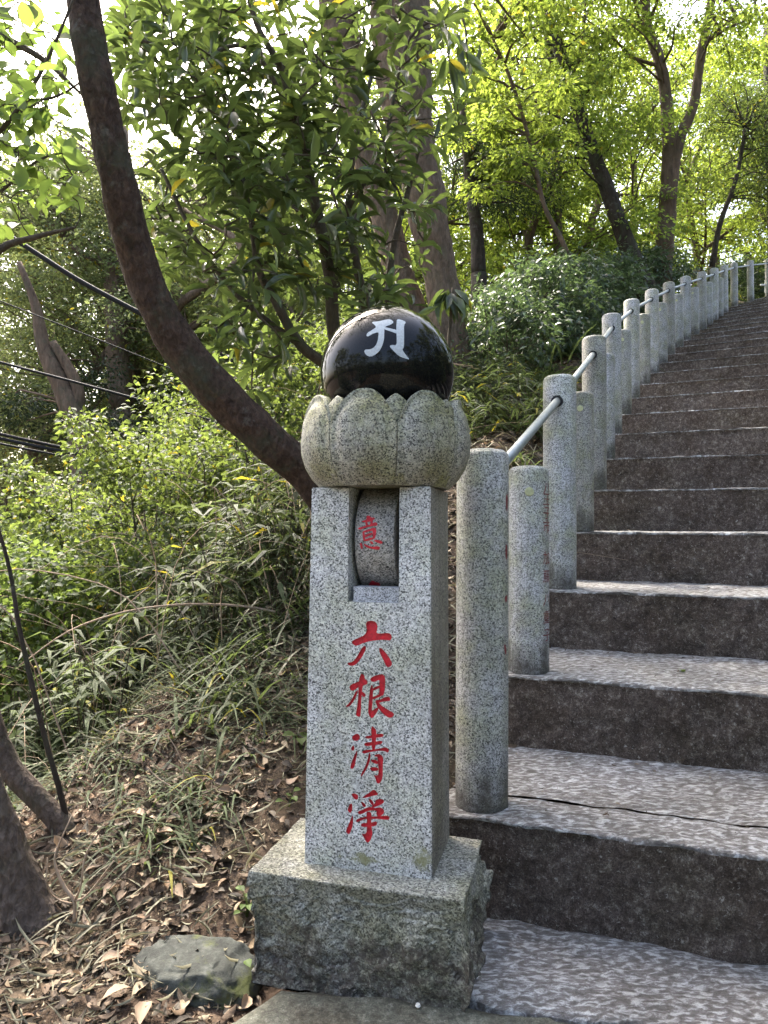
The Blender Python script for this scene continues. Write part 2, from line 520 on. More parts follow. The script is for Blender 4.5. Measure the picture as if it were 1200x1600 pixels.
M['leaf_broad'] = m_leaf('leaf_broad_light', (0.078, 0.118, 0.034), (0.24, 0.34, 0.06), 0.55, 0.48, 0.4, 0.22)
M['leaf_bank'] = m_leaf('leaf_bank_green', (0.056, 0.080, 0.030), (0.17, 0.235, 0.046), 0.6, 0.46, 0.55, 0.2, 0.01)
M['leaf_maple'] = m_leaf('leaf_fine_bright', (0.085, 0.125, 0.030), (0.33, 0.42, 0.06), 0.6, 0.5, 0.5, 0.2, 0.01)
M['leaf_mid'] = m_leaf('leaf_mid_green', (0.055, 0.078, 0.030), (0.175, 0.23, 0.045), 0.6, 0.45, 0.55, 0.2, 0.02)
M['leaf_pale'] = m_leaf('leaf_pale_far', (0.092, 0.115, 0.055), (0.27, 0.32, 0.11), 0.6, 0.48, 0.5, 0.2, 0.03)
M['leaf_dark'] = m_leaf('leaf_dark_conifer', (0.030, 0.045, 0.020), (0.05, 0.08, 0.02), 0.6, 0.25, 0.4, 0.3)
M['leaf_shrub'] = m_leaf('leaf_blue_green_shrub', (0.055, 0.082, 0.045), (0.11, 0.165, 0.055), 0.36, 0.38, 0.45, 0.5)
M['leaf_bamboo'] = m_leaf('leaf_bamboo_grass', (0.055, 0.070, 0.033), (0.125, 0.165, 0.048), 0.62, 0.38, 0.6, 0.18, 0.03)
M['leaf_drygrass'] = m_leaf('leaf_dry_bamboo', (0.21, 0.195, 0.13), (0.17, 0.16, 0.09), 0.6, 0.3, 0.4, 0.3)
def m_litter():
    b = NB('leaf_litter_brown')
    geo = b.n('ShaderNodeNewGeometry')
    c = b.ramp(geo.outputs['Random Per Island'], [(0.0, (0.026, 0.020, 0.014)), (0.3, (0.068, 0.046, 0.030)), (0.5, (0.120, 0.080, 0.050)), (0.68, (0.10, 0.085, 0.065)), (0.82, (0.20, 0.15, 0.095)), (0.93, (0.28, 0.225, 0.15)), (1.0, (0.14, 0.07, 0.035))])
    c = b.mix(0.6, c, b.ramp(b.noise(160, 4, 0.7), [(0.3, 0.5), (0.7, 1.35)]), 'MULTIPLY')
    return b.done(b.pbr(c, 0.75, b.bump(b.noise(220, 3, 0.6), 0.4, 0.002), 0.25))
M['litter'] = m_litter()
M['litter_tan'] = m_leaf('leaf_litter_tan', (0.30, 0.215, 0.145), (0.26, 0.17, 0.10), 0.65, 0.2, 0.3, 0.3)

# ================================================================== STRUCTURE
# the stair line: plan position of the row of posts, x as a function of y
PY = np.array([-30, -4, 0.5, 1.15, 1.8, 2.3, 2.8, 3.88, 4.93, 5.99, 7.05, 8.1, 9.17, 10.2, 11.3, 12.4, 13.5, 14.5, 15.6, 17, 60])
PX = np.array([-10.4, -1.7, -0.20, 0.01, 0.25, 0.462, 0.682, 1.145, 1.58, 2.085, 2.66, 3.25, 3.9, 4.57, 5.27, 5.97, 6.70, 7.52, 8.5, 9.9, 54])
def path_x(y):
    return np.interp(y, PY, PX)
RISE, RUN, NSTEP, Y1 = 0.23, 0.53, 27, 1.715
def step_ang(y):
    return np.radians(np.interp(y, [1.7, 5.0, 9.0, 14.0, 16], [19, 23, 27.5, 36, 40]))
STAIR_W = 3.3
def zs_of(y):                                # smooth height of the stair line
    return np.clip(RISE * (y - 1.45) / RUN, 0, RISE * (NSTEP + 1) + 0.05 * np.maximum(0, y - 16))
_sy = np.concatenate([np.linspace(-30, 0, 60), np.linspace(0.05, 18, 520), np.linspace(18.2, 60, 90)])
_sx = path_x(_sy)
_sz = zs_of(_sy)
_tx = np.gradient(_sx); _ty = np.gradient(_sy)
_tl = np.hypot(_tx, _ty); _tx /= _tl; _ty /= _tl
def terrain(x, y, detail=True):
    x = np.atleast_1d(np.asarray(x, dtype=float)); y = np.atleast_1d(np.asarray(y, dtype=float))
    z = np.empty_like(x)
    for a in range(0, len(x), 4000):
        xs, ys = x[a:a + 4000], y[a:a + 4000]
        d2 = (xs[:, None] - _sx) ** 2 + (ys[:, None] - _sy) ** 2
        k = d2.argmin(1)
        d = -((xs - _sx[k]) * _ty[k] - (ys - _sy[k]) * _tx[k])    # positive to the left of the stairs
        zz = _sz[k]
        dl = np.clip(d, 0, None)
        t = np.clip((dl - 0.15) / 0.65, 0, 1); t = t * t * (3 - 2 * t)
        lift = np.interp(ys, [1.2, 1.8, 2.4, 3.2, 5.0, 8.0], [0.085, 0.10, 0.12, 0.13, 0.35, 0.5])
        zl = zz - 0.10 - 0.10 * dl + lift * t - 0.62 * np.clip(dl - 1.45, 0, None)
        zl = np.where(zl < -0.9, -0.9 + (zl + 0.9) * 0.35, zl)
        zl = np.maximum(zl, -1.25 + 0.02 * np.clip(ys - 14, 0, 60))
        dr = np.clip(-d, 0, None)
        zr = zz - 0.24 + 0.55 * np.clip(dr - STAIR_W - 0.4, 0, 9)
        zr = np.where(ys < 1.6, -0.10 + 0.5 * np.clip(dr - 4.2, 0, 9), zr)
        z[a:a + 4000] = np.where(d > 0, zl, zr)
    if detail:
        p = np.stack([x, y, np.zeros_like(x)], 1)
        z = z + 0.012 * fbm(p * 6.0, 3, 3) + 0.035 * vnoise(p * 1.3, 9) * np.clip((np.hypot(x, y) - 1.5) / 2, 0, 1)
    return z
def tz(x, y):
    return float(terrain([x], [y])[0])

def spaced(lo, hi, flo, fhi, fine, grow=1.16):
    c = list(np.arange(flo, fhi, fine))
    s = fine
    while c[-1] < hi:
        s *= grow
        c.append(c[-1] + s)
    s = fine
    while c[0] > lo:
        s *= grow
        c.insert(0, c[0] - s)
    return np.array(c)
gx = spaced(-70, 80, -1.6, 1.2, 0.03)
gy = spaced(-45, 110, 1.1, 4.2, 0.03)
GX, GY = np.meshgrid(gx, gy)
gz = terrain(GX.ravel(), GY.ravel())
nv, nu = GX.shape
idx = np.arange(nv * nu).reshape(nv, nu)
quads = np.stack([idx[:-1, :-1], idx[:-1, 1:], idx[1:, 1:], idx[1:, :-1]], -1).reshape(-1, 4)
ground = link('ground', mesh_arr('ground', np.stack([GX.ravel(), GY.ravel(), gz], 1), quads), M['soil'])
kind(ground, 'structure', 'brown forest soil bank falling away left of the stairs')

# the pale road below the bank
def strip(name, left, right, z, mat, n=40):
    v, f = [], []
    for i in range(n + 1):
        t = i / n
        l = np.array(left[0]) * (1 - t) + np.array(left[1]) * t
        r = np.array(right[0]) * (1 - t) + np.array(right[1]) * t
        for k in range(5):
            p = l * (1 - k / 4) + r * (k / 4)
            v.append((p[0], p[1], z))
    for i in range(n):
        for k in range(4):
            f.append((i * 5 + k, i * 5 + k + 1, i * 5 + k + 6, i * 5 + k + 5))
    return link(name, mesh_list(name, v, f), mat)
road = strip('road', ((-9.5, -6), (-7.0, 18)), ((-3.1, -6), (-1.6, 18)), -0.985, M['road'])
kind(road, 'structure', 'pale worn road below the bank on the left')

# ---- paving at the foot of the stairs
def slab(name, poly, ztop, thick, mat, parent, res=0.022, amp=0.004, seed=1, stretch=(1, 1), edge=0.012):
    """A stone slab on a plan polygon (convex), gently uneven top, rounded edge."""
    P = np.array(poly, dtype=float)
    c = P.mean(0)
    lo, hi = P.min(0), P.max(0)
    nx, ny = max(4, int((hi[0] - lo[0]) / res)), max(4, int((hi[1] - lo[1]) / res))
    bm = bmesh.new()
    vs = [bm.verts.new((p[0], p[1], ztop)) for p in P]
    bm.faces.new(vs)
    for i in range(1, nx):
        x = lo[0] + (hi[0] - lo[0]) * i / nx
        g = bm.verts[:] + bm.edges[:] + bm.faces[:]
        bmesh.ops.bisect_plane(bm, geom=g, plane_co=(x, 0, 0), plane_no=(1, 0, 0))
    for i in range(1, ny):
        y = lo[1] + (hi[1] - lo[1]) * i / ny
        g = bm.verts[:] + bm.edges[:] + bm.faces[:]
        bmesh.ops.bisect_plane(bm, geom=g, plane_co=(0, y, 0), plane_no=(0, 1, 0))
    bmesh.ops.recalc_face_normals(bm, faces=bm.faces)
    if sum(f.normal.z for f in bm.faces) < 0:
        bmesh.ops.reverse_faces(bm, faces=bm.faces)
    bnd = [e for e in bm.edges if e.is_boundary]
    bv = set(v for e in bnd for v in e.verts)
    co = np.array([v.co[:] for v in bm.verts])
    q = co.copy(); q[:, 0] *= stretch[0]; q[:, 1] *= stretch[1]
    dz = amp * (fbm(q * 16, seed, 3) + 0.4 * vnoise(q * 45, seed + 5))
    for v, d in zip(bm.verts, dz):
        v.co.z += d - (edge * 0.5 if v in bv else 0)
    r = bmesh.ops.extrude_edge_only(bm, edges=bnd)
    for v in r['geom']:
        if isinstance(v, bmesh.types.BMVert):
            v.co.z = ztop - thick
    me = bpy.data.meshes.new(name)
    bm.to_mesh(me); bm.free()
    for p in me.polygons:
        p.use_smooth = abs(p.normal.z) > 0.5
    return link(name, me, mat, parent)

landing = empty('landing', (0, 0, 0))
kind(landing, 'structure', 'stone landing at the foot of the stairs')
def zp(px, py, z=0.0):
    p = on_z(px, py, z)
    return (p.x, p.y)
a1 = step_ang(1.7)
n1 = np.array([path_x(Y1), Y1])
rr = np.array([math.cos(a1), -math.sin(a1)]); ff = np.array([math.sin(a1), math.cos(a1)])
s0 = n1 - rr * 0.10
pa = [zp(776, 1572), zp(1000, 1601), tuple(s0 + rr * 3.3 - ff * 0.35), tuple(s0 + rr * 3.3 + ff * 0.08), tuple(s0 + rr * 0.02 + ff * 0.08), zp(700, 1540)]
slab('paving_slab', pa, 0.0, 0.12, M['tread'], landing, 0.018, 0.005, 3, (0.7, 1.2))
pb = [zp(440, 1536), zp(700, 1561), zp(772, 1575), zp(998, 1604), tuple(s0 + rr * 3.3 - ff * 0.36), (2.6, -0.6), (-0.62, -0.6), zp(335, 1605)]
slab('paving_slab', pb, -0.006, 0.12, M['mossy'], landing, 0.03, 0.004, 8)

slab('paving_slab', [(2.6, -0.62), (2.6, -5.5), (-1.2, -5.5), (-0.64, -0.62)], -0.008, 0.12, M['mossy'], landing, 0.3, 0.003, 9)
# ---- the stairs
stairs = empty('stone_stairs', (float(n1[0]), float(n1[1]), 0))
kind(stairs, 'structure', 'long flight of worn stone steps curving up to the right')
def nose(i):
    y = Y1 + RUN * (i - 1)
    a = step_ang(y)
    c = np.array([path_x(y), y])
    r = np.array([math.cos(a), -math.sin(a)])
    return c - r * 0.10, r, np.array([math.sin(a), math.cos(a)])
def make_step(i, d0=0.0, d1=None, with_riser=True, name='step', top_off=0.0):
    L0, r0, f0 = nose(i)
    L1, r1, f1 = nose(i + 1)
    near = i <= 4
    if near:
        us = np.concatenate([np.linspace(0, 1.6, 130), np.linspace(1.62, STAIR_W, 30)])
    elif i < 10:
        us = np.linspace(0, STAIR_W, 110)
    else:
        us = np.linspace(0, STAIR_W, 60)
    z1, z0 = RISE * i, RISE * (i - 1)
    prof = []                                 # (kind, t): riser from bottom to top then tread
    rows, matid = [], []
    nr = 16 if near else 8
    ntr = 34 if near else (14 if i < 10 else 7)
    if with_riser:
        for k in range(nr + 1):
            rows.append(('r', k / nr))
        rows.append(('n', 0.0))
    for k in range(0 if not with_riser else 1, ntr + 1):
        rows.append(('t', k / ntr))
    t_lo, t_hi = d0, (1.0 if d1 is None else d1)
    V = []
    for kd, t in rows:
        for u in us:
            a = L0 + r0 * u
            bpt = L1 + r1 * u + f1 * 0.05
            if kd == 'r':
                p = np.array([a[0] + f0[0] * 0.006, a[1] + f0[1] * 0.006, (z0 - 0.04) + (z1 - 0.012 - z0 + 0.04) * t])
            elif kd == 'n':
                p = np.array([a[0] + f0[0] * 0.001, a[1] + f0[1] * 0.001, z1 - 0.005])
            else:
                tt = t_lo + (t_hi - t_lo) * t
                if with_riser:
                    tt = max(tt, 0.012)
                q = a * (1 - tt) + bpt * tt
                p = np.array([q[0], q[1], z1 + 0.006 * tt + top_off])
            V.append(p)
    V = np.array(V)
    nrow = len(rows); ncol = len(us)
    # roughness
    loc = np.stack([V[:, 0] * r0[0] + V[:, 1] * r0[1], V[:, 0] * f0[0] + V[:, 1] * f0[1], V[:, 2]], 1)
    isr = np.repeat(np.array([1.0 if k == 'r' else 0.0 for k, t in rows]), ncol)
    isn = np.repeat(np.array([1.0 if k == 'n' else 0.0 for k, t in rows]), ncol)
    tr = fbm(loc * np.array([13, 24, 1]) + i * 3.1, 20, 3)
    V[:, 2] += (1 - isr) * (0.0050 * tr - 0.0005)
    rn = fbm(loc * np.array([15, 1, 15]) + i * 7.7, 40, 4)
    edge = 0.004 * vnoise(loc * np.array([9, 0, 0]) + i, 50) + 0.003 * vnoise(loc * np.array([40, 0, 0]) + i, 51)
    push = isr * (0.011 * rn) + (isn + isr) * edge
    V[:, 0] -= f0[0] * push; V[:, 1] -= f0[1] * push
    I = np.arange(nrow * ncol).reshape(nrow, ncol)
    fq = np.stack([I[:-1, :-1], I[:-1, 1:], I[1:, 1:], I[1:, :-1]], -1).reshape(-1, 4)
    mi = np.repeat(np.array([0 if rows[k][0] == 'r' and rows[k + 1][0] == 'r' else 1 for k in range(nrow - 1)]), ncol - 1)
    # closed left and right ends
    base = len(V)
    ext = []
    for cidx in (0, ncol - 1):
        for rw in range(nrow):
            p = V[I[rw, cidx]].copy(); p[2] = z0 - 0.06
            ext.append(p)
    V = np.vstack([V, ext])
    side = []
    for s_, cidx in ((0, 0), (1, ncol - 1)):
        for rw in range(nrow - 1):
            a, b_, c, d = I[rw, cidx], I[rw + 1, cidx], base + s_ * nrow + rw + 1, base + s_ * nrow + rw
            side.append((a, b_, c, d) if s_ == 0 else (d, c, b_, a))
    fq = np.vstack([fq, side])
    mi = np.concatenate([mi, np.zeros(len(side), dtype=int)])
    me = mesh_arr(name, V, fq, True)
    me.polygons.foreach_set('material_index', mi.astype(np.int32))
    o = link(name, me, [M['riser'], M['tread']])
    o.parent = stairs
    o.matrix_parent_inverse = Matrix.Translation(-stairs.location)
    return o
for i in range(1, NSTEP + 1):
    if i == 1:
        make_step(1, 0.0, 0.256)
        make_step(1, 0.268, 1.0, with_riser=False, name='tread_slab', top_off=0.0015)
    else:
        make_step(i)
L, r_, f_ = nose(NSTEP + 1)
pl = [tuple(L - r_ * 0.5 - f_ * 0.02), tuple(L + r_ * 6 - f_ * 0.02), tuple(L + r_ * 6 + f_ * 8), tuple(L - r_ * 3 + f_ * 8)]
o = slab('upper_landing', pl, RISE * NSTEP + 0.02, 0.3, M['tread'], None, 0.4, 0.004, 2)
kind(o, 'structure', 'stone landing at the top of the stairs')
# ================================================================== THE MONUMENT
YAW = R_(-15.0)
MON = empty('stone_monument', (0, 0, 0))
_c = Vector((-0.058, 1.436, 0)) + Vector((math.sin(-YAW), math.cos(YAW), 0)) * 0.145
MON.location = _c
MON.rotation_euler = (0, 0, YAW)
tag(MON, 'grey granite pillar with black stone ball on lotus and red carved characters', 'monument')
MM = Matrix.Translation(_c) @ Matrix.Rotation(YAW, 4, 'Z')
MI = MM.inverted()
FY = -0.075                                   # y of the shaft's front face in the monument's frame
ZB, ZT = 0.197, 1.000
SX = 0.0095

# ---- rough base block
def rough_block(name, x0, x1, y0, y1, z0, z1, parent, mat, n=64, amp=0.016, seed=4):
    bm = bmesh.new()
    v, f = box(x0, x1, y0, y1, z0, z1)
    bv = [bm.verts.new(p) for p in v]
    for q in f:
        bm.faces.new([bv[i] for i in q])
    bmesh.ops.subdivide_edges(bm, edges=bm.edges[:], cuts=n, use_grid_fill=True)
    co = np.array([q.co[:] for q in bm.verts])
    top = co[:, 2] > z1 - 1e-5
    ctr = np.array([(x0 + x1) / 2, (y0 + y1) / 2, (z0 + z1) / 2])
    nx = np.where(np.abs(co[:, 0] - x0) < 1e-5, -1.0, np.where(np.abs(co[:, 0] - x1) < 1e-5, 1.0, 0.0))
    ny = np.where(np.abs(co[:, 1] - y0) < 1e-5, -1.0, np.where(np.abs(co[:, 1] - y1) < 1e-5, 1.0, 0.0))
    # split faces: planes broken by facets, less near the dressed top edge
    k = np.clip((z1 - co[:, 2]) / 0.05, 0.06, 1.0)
    fac = 1.3 * (1 - 2 * np.abs(vnoise(co * 11.0, seed))) * 0.6 + 0.9 * np.abs(vnoise(co * 26.0, seed + 1)) + 0.35 * fbm(co * 60.0, seed + 1, 2)
    steps = np.round(fbm(co * np.array([7, 7, 10]), seed + 2, 2) * 2.2) / 2.2
    d = amp * k * (0.6 * fac + 0.9 * steps - 0.9)
    d = d + np.where(nx > 0, 0.016 * np.sin(np.clip((z1 - co[:, 2]) / (z1 - z0), 0, 1) * 3.0) * k, 0.0)
    co[:, 0] += nx * d
    co[:, 1] += ny * d
    co[:, 2] += np.where(top, 0.0012 * fbm(co * 30, seed + 7, 3), 0.0)
    for q, c in zip(bm.verts, co):
        q.co = c
    me = bpy.data.meshes.new(name)
    bm.to_mesh(me); bm.free()
    fixn(me)
    for p in me.polygons:
        p.use_smooth = p.center.z > z1 - 0.004
    return link(name, me, mat, parent)
rough_block('base_block', -0.224, 0.224, -0.143, 0.145, -0.03, 0.1995, MON, M['base'])

# ---- calligraphy outlines, in the enlargements they were read from
def chaikin(p, n=2):
    for _ in range(n):
        q = []
        for i in range(len(p)):
            a, b = p[i], p[(i + 1) % len(p)]
            q.append((a[0] * .75 + b[0] * .25, a[1] * .75 + b[1] * .25))
            q.append((a[0] * .25 + b[0] * .75, a[1] * .25 + b[1] * .75))
        p = q
    return p
def px_of(poly, ox, oy, s):
    return [(ox + x / s, oy + y / s) for x, y in poly]
S6 = (520, 960, 8.889)
S7 = (520, 1130, 8.421)
S5 = (540, 760, 8.421)
S8 = (500, 470, 5.4545)
CHARS = [
 (S6, [  # roku
  [(455,130),(480,95),(535,85),(590,100),(620,140),(620,200),(600,265),(680,265),(780,255),(815,285),(820,340),(780,365),(700,350),(600,360),(500,375),(420,400),(330,440),(290,425),(255,380),(300,350),(380,315),(440,290),(480,215),(465,170)],
  [(435,430),(465,455),(450,510),(400,600),(350,670),(290,715),(235,715),(195,685),(215,668),(265,665),(310,625),(350,560),(400,470)],
  [(640,455),(690,480),(740,540),(800,620),(828,690),(800,730),(755,735),(725,690),(700,620),(650,540)]]),
 (S6, [  # kon
  [(400,815),(440,850),(445,900),(425,960),(405,1060),(395,1200),(390,1400),(365,1425),(325,1410),(320,1370),(345,1250),(355,1100),(360,950),(370,870)],
  [(225,1000),(270,965),(360,935),(440,890),(485,925),(480,970),(430,985),(340,1020),(290,1060),(245,1055)],
  [(355,1040),(340,1100),(300,1190),(250,1265),(200,1290),(175,1275),(220,1240),(270,1170),(310,1080)],
  [(400,1070),(440,1090),(462,1120),(445,1150),(410,1140),(390,1100)],
  [(510,900),(560,860),(640,835),(690,830),(725,860),(730,950),(720,1060),(705,1120),(670,1135),(635,1115),(650,1050),(645,960),(650,905),(590,935),(545,940)],
  [(545,1035),(600,1000),(655,985),(655,1020),(600,1045),(550,1065)],
  [(545,1150),(610,1125),(660,1100),(700,1115),(640,1150),(550,1187)],
  [(535,970),(560,1000),(558,1100),(550,1250),(540,1340),(560,1330),(600,1300),(640,1285),(630,1330),(590,1400),(540,1450),(505,1410),(490,1350),(500,1200),(515,1050)],
  [(590,1190),(660,1185),(720,1150),(770,1138),(800,1165),(795,1205),(740,1205),(660,1220),(620,1235)],
  [(585,1195),(625,1210),(680,1270),(760,1320),(865,1380),(830,1430),(780,1440),(720,1400),(650,1330),(610,1270)]]),
 (S7, [  # sho
  [(245,185),(290,145),(330,135),(360,170),(350,215),(310,235),(270,225)],
  [(270,285),(288,325),(275,365),(250,360),(237,325)],
  [(320,350),(322,400),(300,500),(285,580),(255,605),(228,590),(235,550),(270,450)],
  [(415,175),(470,165),(560,150),(640,133),(672,155),(660,182),(600,187),(500,197),(440,205)],
  [(410,270),(450,250),(540,245),(640,228),(658,245),(640,277),(560,287),(450,302),(420,297)],
  [(515,35),(550,60),(575,100),(570,200),(560,340),(530,355),(510,330),(512,200),(500,80)],
  [(378,370),(440,350),(560,345),(650,325),(700,315),(740,345),(735,380),(715,390),(680,365),(590,362),(480,382),(400,407)],
  [(478,385),(497,395),(490,480),(460,580),(410,660),(375,705),(362,690),(400,620),(440,540),(465,450)],
  [(540,425),(600,400),(650,425),(668,470),(655,560),(660,700),(635,770),(600,800),(575,780),(560,720),(530,675),(570,690),(600,680),(605,600),(590,500),(590,440),(560,440)],
  [(490,490),(540,475),(600,500),(595,545),(540,525)],
  [(483,600),(500,575),(595,580),(605,625),(520,632)]]),
 (S7, [  # jo
  [(240,930),(290,920),(335,950),(335,995),(305,1012),(265,975)],
  [(240,1045),(260,1080),(255,1140),(235,1185),(205,1165),(190,1125)],
  [(262,1195),(270,1250),(265,1350),(220,1465),(185,1450),(168,1420),(210,1330)],
  [(530,870),(570,890),(600,945),(560,947),(490,967),(420,984),(380,982),(430,945),(490,910)],
  [(365,1025),(410,1045),(440,1085),(425,1110),(390,1090)],
  [(465,990),(510,1005),(540,1050),(530,1090),(490,1050)],
  [(560,1010),(620,992),(670,1010),(675,1045),(620,1080),(550,1105),(500,1130),(520,1080),(560,1050)],
  [(320,1165),(380,1145),(450,1110),(500,1100),(560,1120),(620,1105),(665,1125),(680,1170),(650,1210),(600,1235),(570,1200),(580,1150),(520,1145),(450,1157),(390,1192),(345,1202)],
  [(300,1275),(350,1250),(430,1230),(540,1228),(640,1220),(720,1215),(750,1240),(740,1270),(700,1272),(600,1258),(530,1262),(430,1257),(360,1287),(310,1307)],
  [(365,1330),(400,1315),(500,1310),(570,1290),(585,1310),(575,1350),(500,1362),(380,1367)],
  [(440,1170),(480,1160),(515,1185),(505,1290),(510,1380),(525,1450),(500,1540),(460,1575),(430,1550),(410,1500),(370,1445),(420,1460),(445,1440),(450,1340),(445,1250)]]),
]
p0w = MM @ Vector((0, FY, 0.5)); nw = (MM.to_3x3() @ Vector((0, -1, 0)))
def face_xz(px, py):
    q = MI @ on_plane(px, py, p0w, nw)
    return q.x, q.z
xl, ztop_slot = face_xz(545, 762)
xr, zbot_slot = face_xz(623, 943)
WB, WT = 0.1385, 0.1310                       # half widths at foot and top

def prism(bm, pts, y0, y1, mat_index=1):
    a = [bm.verts.new((x, y0, z)) for x, z in pts]
    b = [bm.verts.new((x, y1, z)) for x, z in pts]
    n = len(pts)
    fs = []
    for t in tessellate_polygon([[Vector((x, z, 0)) for x, z in pts]]):
        fs.append(bm.faces.new([a[i] for i in t]))
        fs.append(bm.faces.new([b[i] for i in reversed(t)]))
    for i in range(n):
        fs.append(bm.faces.new((a[i], a[(i + 1) % n], b[(i + 1) % n], b[i])))
    for f in fs:
        f.material_index = mat_index
def signed_area(p):
    return sum(p[i][0] * p[(i + 1) % len(p)][1] - p[(i + 1) % len(p)][0] * p[i][1] for i in range(len(p))) / 2

bm = bmesh.new()
v = [(SX - WB, FY, ZB), (SX + WB, FY, ZB), (SX + WB, FY + 0.21, ZB), (SX - WB, FY + 0.21, ZB),
     (SX - WT, FY, ZT), (SX + WT, FY, ZT), (SX + WT, FY + 0.21, ZT), (SX - WT, FY + 0.21, ZT)]
bv = [bm.verts.new(p) for p in v]
for q in box(0, 1, 0, 1, 0, 1)[1]:
    bm.faces.new([bv[i] for i in q])
bmesh.ops.bevel(bm, geom=bm.edges[:], offset=0.0022, segments=2, affect='EDGES')
bmesh.ops.recalc_face_normals(bm, faces=bm.faces)
me_sh = bpy.data.meshes.new('shaft'); bm.to_mesh(me_sh); bm.free()
me_sh.materials.append(M['shaft']); me_sh.materials.append(M['red'])
def boolean(me, cutter_me, self_=False):
    a = bpy.data.objects.new('tmp_a', me); b = bpy.data.objects.new('tmp_b', cutter_me)
    COL.objects.link(a); COL.objects.link(b)
    md = a.modifiers.new('b', 'BOOLEAN')
    md.operation = 'DIFFERENCE'; md.object = b; md.solver = 'EXACT'; md.use_self = self_; md.material_mode = 'INDEX'
    dg = bpy.context.evaluated_depsgraph_get()
    out = bpy.data.meshes.new_from_object(a.evaluated_get(dg))
    bpy.data.objects.remove(a); bpy.data.objects.remove(b)
    return out
bmc = bmesh.new()
prism(bmc, [(xl, zbot_slot), (xr, zbot_slot), (xr, ZT + 0.05), (xl, ZT + 0.05)], FY - 0.05, FY + 0.203, 0)
bmesh.ops.recalc_face_normals(bmc, faces=bmc.faces)
mc = bpy.data.meshes.new('cut0'); bmc.to_mesh(mc); bmc.free()
mc.materials.append(M['shaft']); mc.materials.append(M['red'])
me_sh = boolean(me_sh, mc)
zr_ranges = []
bmc = bmesh.new()
for S, strokes in CHARS:
    zs_ = []
    for st in strokes:
        pts = [face_xz(*p) for p in px_of(chaikin(st, 2), *S)]
        if signed_area(pts) < 0:
            pts = pts[::-1]
        zs_ += [p[1] for p in pts]
        prism(bmc, pts, FY - 0.02, FY + 0.0048, 1)
    zr_ranges.append((min(zs_), max(zs_)))
bmesh.ops.recalc_face_normals(bmc, faces=bmc.faces)
mc = bpy.data.meshes.new('cut1'); bmc.to_mesh(mc); bmc.free()
mc.materials.append(M['shaft']); mc.materials.append(M['red'])
me_sh = boolean(me_sh, mc, True)
# the painted linings of the carved characters become sub-parts
def split_by(me, name, test):
    bm = bmesh.new(); bm.from_mesh(me)
    bmesh.ops.delete(bm, geom=[f for f in bm.faces if not test(f)], context='FACES')
    out = bpy.data.meshes.new(name); bm.to_mesh(out); bm.free()
    return out
red_parts = []
for zlo, zhi in zr_ranges:
    red_parts.append(split_by(me_sh, 'carved_character', lambda f, a=zlo, b=zhi: f.material_index == 1 and a - 0.003 < f.calc_center_median().z < b + 0.003))
stone = split_by(me_sh, 'shaft', lambda f: f.material_index == 0)
stone.materials.clear()
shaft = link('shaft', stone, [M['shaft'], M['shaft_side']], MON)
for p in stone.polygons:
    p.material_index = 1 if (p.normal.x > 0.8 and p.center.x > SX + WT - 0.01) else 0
for rp in red_parts:
    rp.materials.clear()
    link('carved_character', rp, M['red'], shaft)

# ---- sill stone and prayer wheel in the slot
xs0, zs1 = face_xz(551, 917)
v, f = box(xs0, xr - 0.001, FY + 0.006, FY + 0.05, zbot_slot + 0.0005, zs1)
link('sill_block', mesh_list('sill_block', v, f), M['sill'], MON)
WR = 0.124
wc = Vector((0, FY + 0.013 + WR, face_xz(590, 842)[1]))
wx0, wx1 = face_xz(549, 840)[0] + 0.002, face_xz(613, 840)[0]
pr = [(WR - 0.004, wx0), (WR, wx0 + 0.003), (WR, wx1 - 0.003), (WR - 0.004, wx1)]
v, f = lathe(pr, 64)
v = [(z, wc.y + y, wc.z + x) for x, y, z in v]
wheel = link('prayer_wheel', fixn(mesh_list('prayer_wheel', v, f, False)), M['wheel'], MON)
for p in wheel.data.polygons:
    p.use_smooth = len(p.vertices) == 4
def decal(polys, proj, name, mat, parent, levels=2, smooth=2):
    V, Fc = [], []
    for poly in polys:
        P = chaikin(poly, smooth)
        tris = [[P[i] for i in t] for t in tessellate_polygon([[Vector((x, y, 0)) for x, y in P]])]
        for _ in range(levels):
            nt_ = []
            for a, b, c in tris:
                ab = ((a[0] + b[0]) / 2, (a[1] + b[1]) / 2); bc = ((c[0] + b[0]) / 2, (c[1] + b[1]) / 2); ca = ((a[0] + c[0]) / 2, (a[1] + c[1]) / 2)
                nt_ += [(a, ab, ca), (ab, b, bc), (ca, bc, c), (ab, bc, ca)]
            tris = nt_
        for t in tris:
            b0 = len(V)
            for p in t:
                V.append(proj(*p))
            Fc.append((b0, b0 + 1, b0 + 2))
    me = mesh_list(name, V, Fc)
    bm = bmesh.new(); bm.from_mesh(me)
    bmesh.ops.remove_doubles(bm, verts=bm.verts, dist=1e-5)
    bm.to_mesh(me); bm.free()
    return link(name, me, mat, parent)
def wheel_proj(px, py):
    d = MI.to_3x3() @ ray(px, py); o_ = MI @ CAMP
    R2 = WR + 0.0012
    a = d.y ** 2 + d.z ** 2; b = 2 * ((o_.y - wc.y) * d.y + (o_.z - wc.z) * d.z)
    c = (o_.y - wc.y) ** 2 + (o_.z - wc.z) ** 2 - R2 ** 2
    disc = max(b * b - 4 * a * c, 0)
    return o_ + d * ((-b - math.sqrt(disc)) / (2 * a))
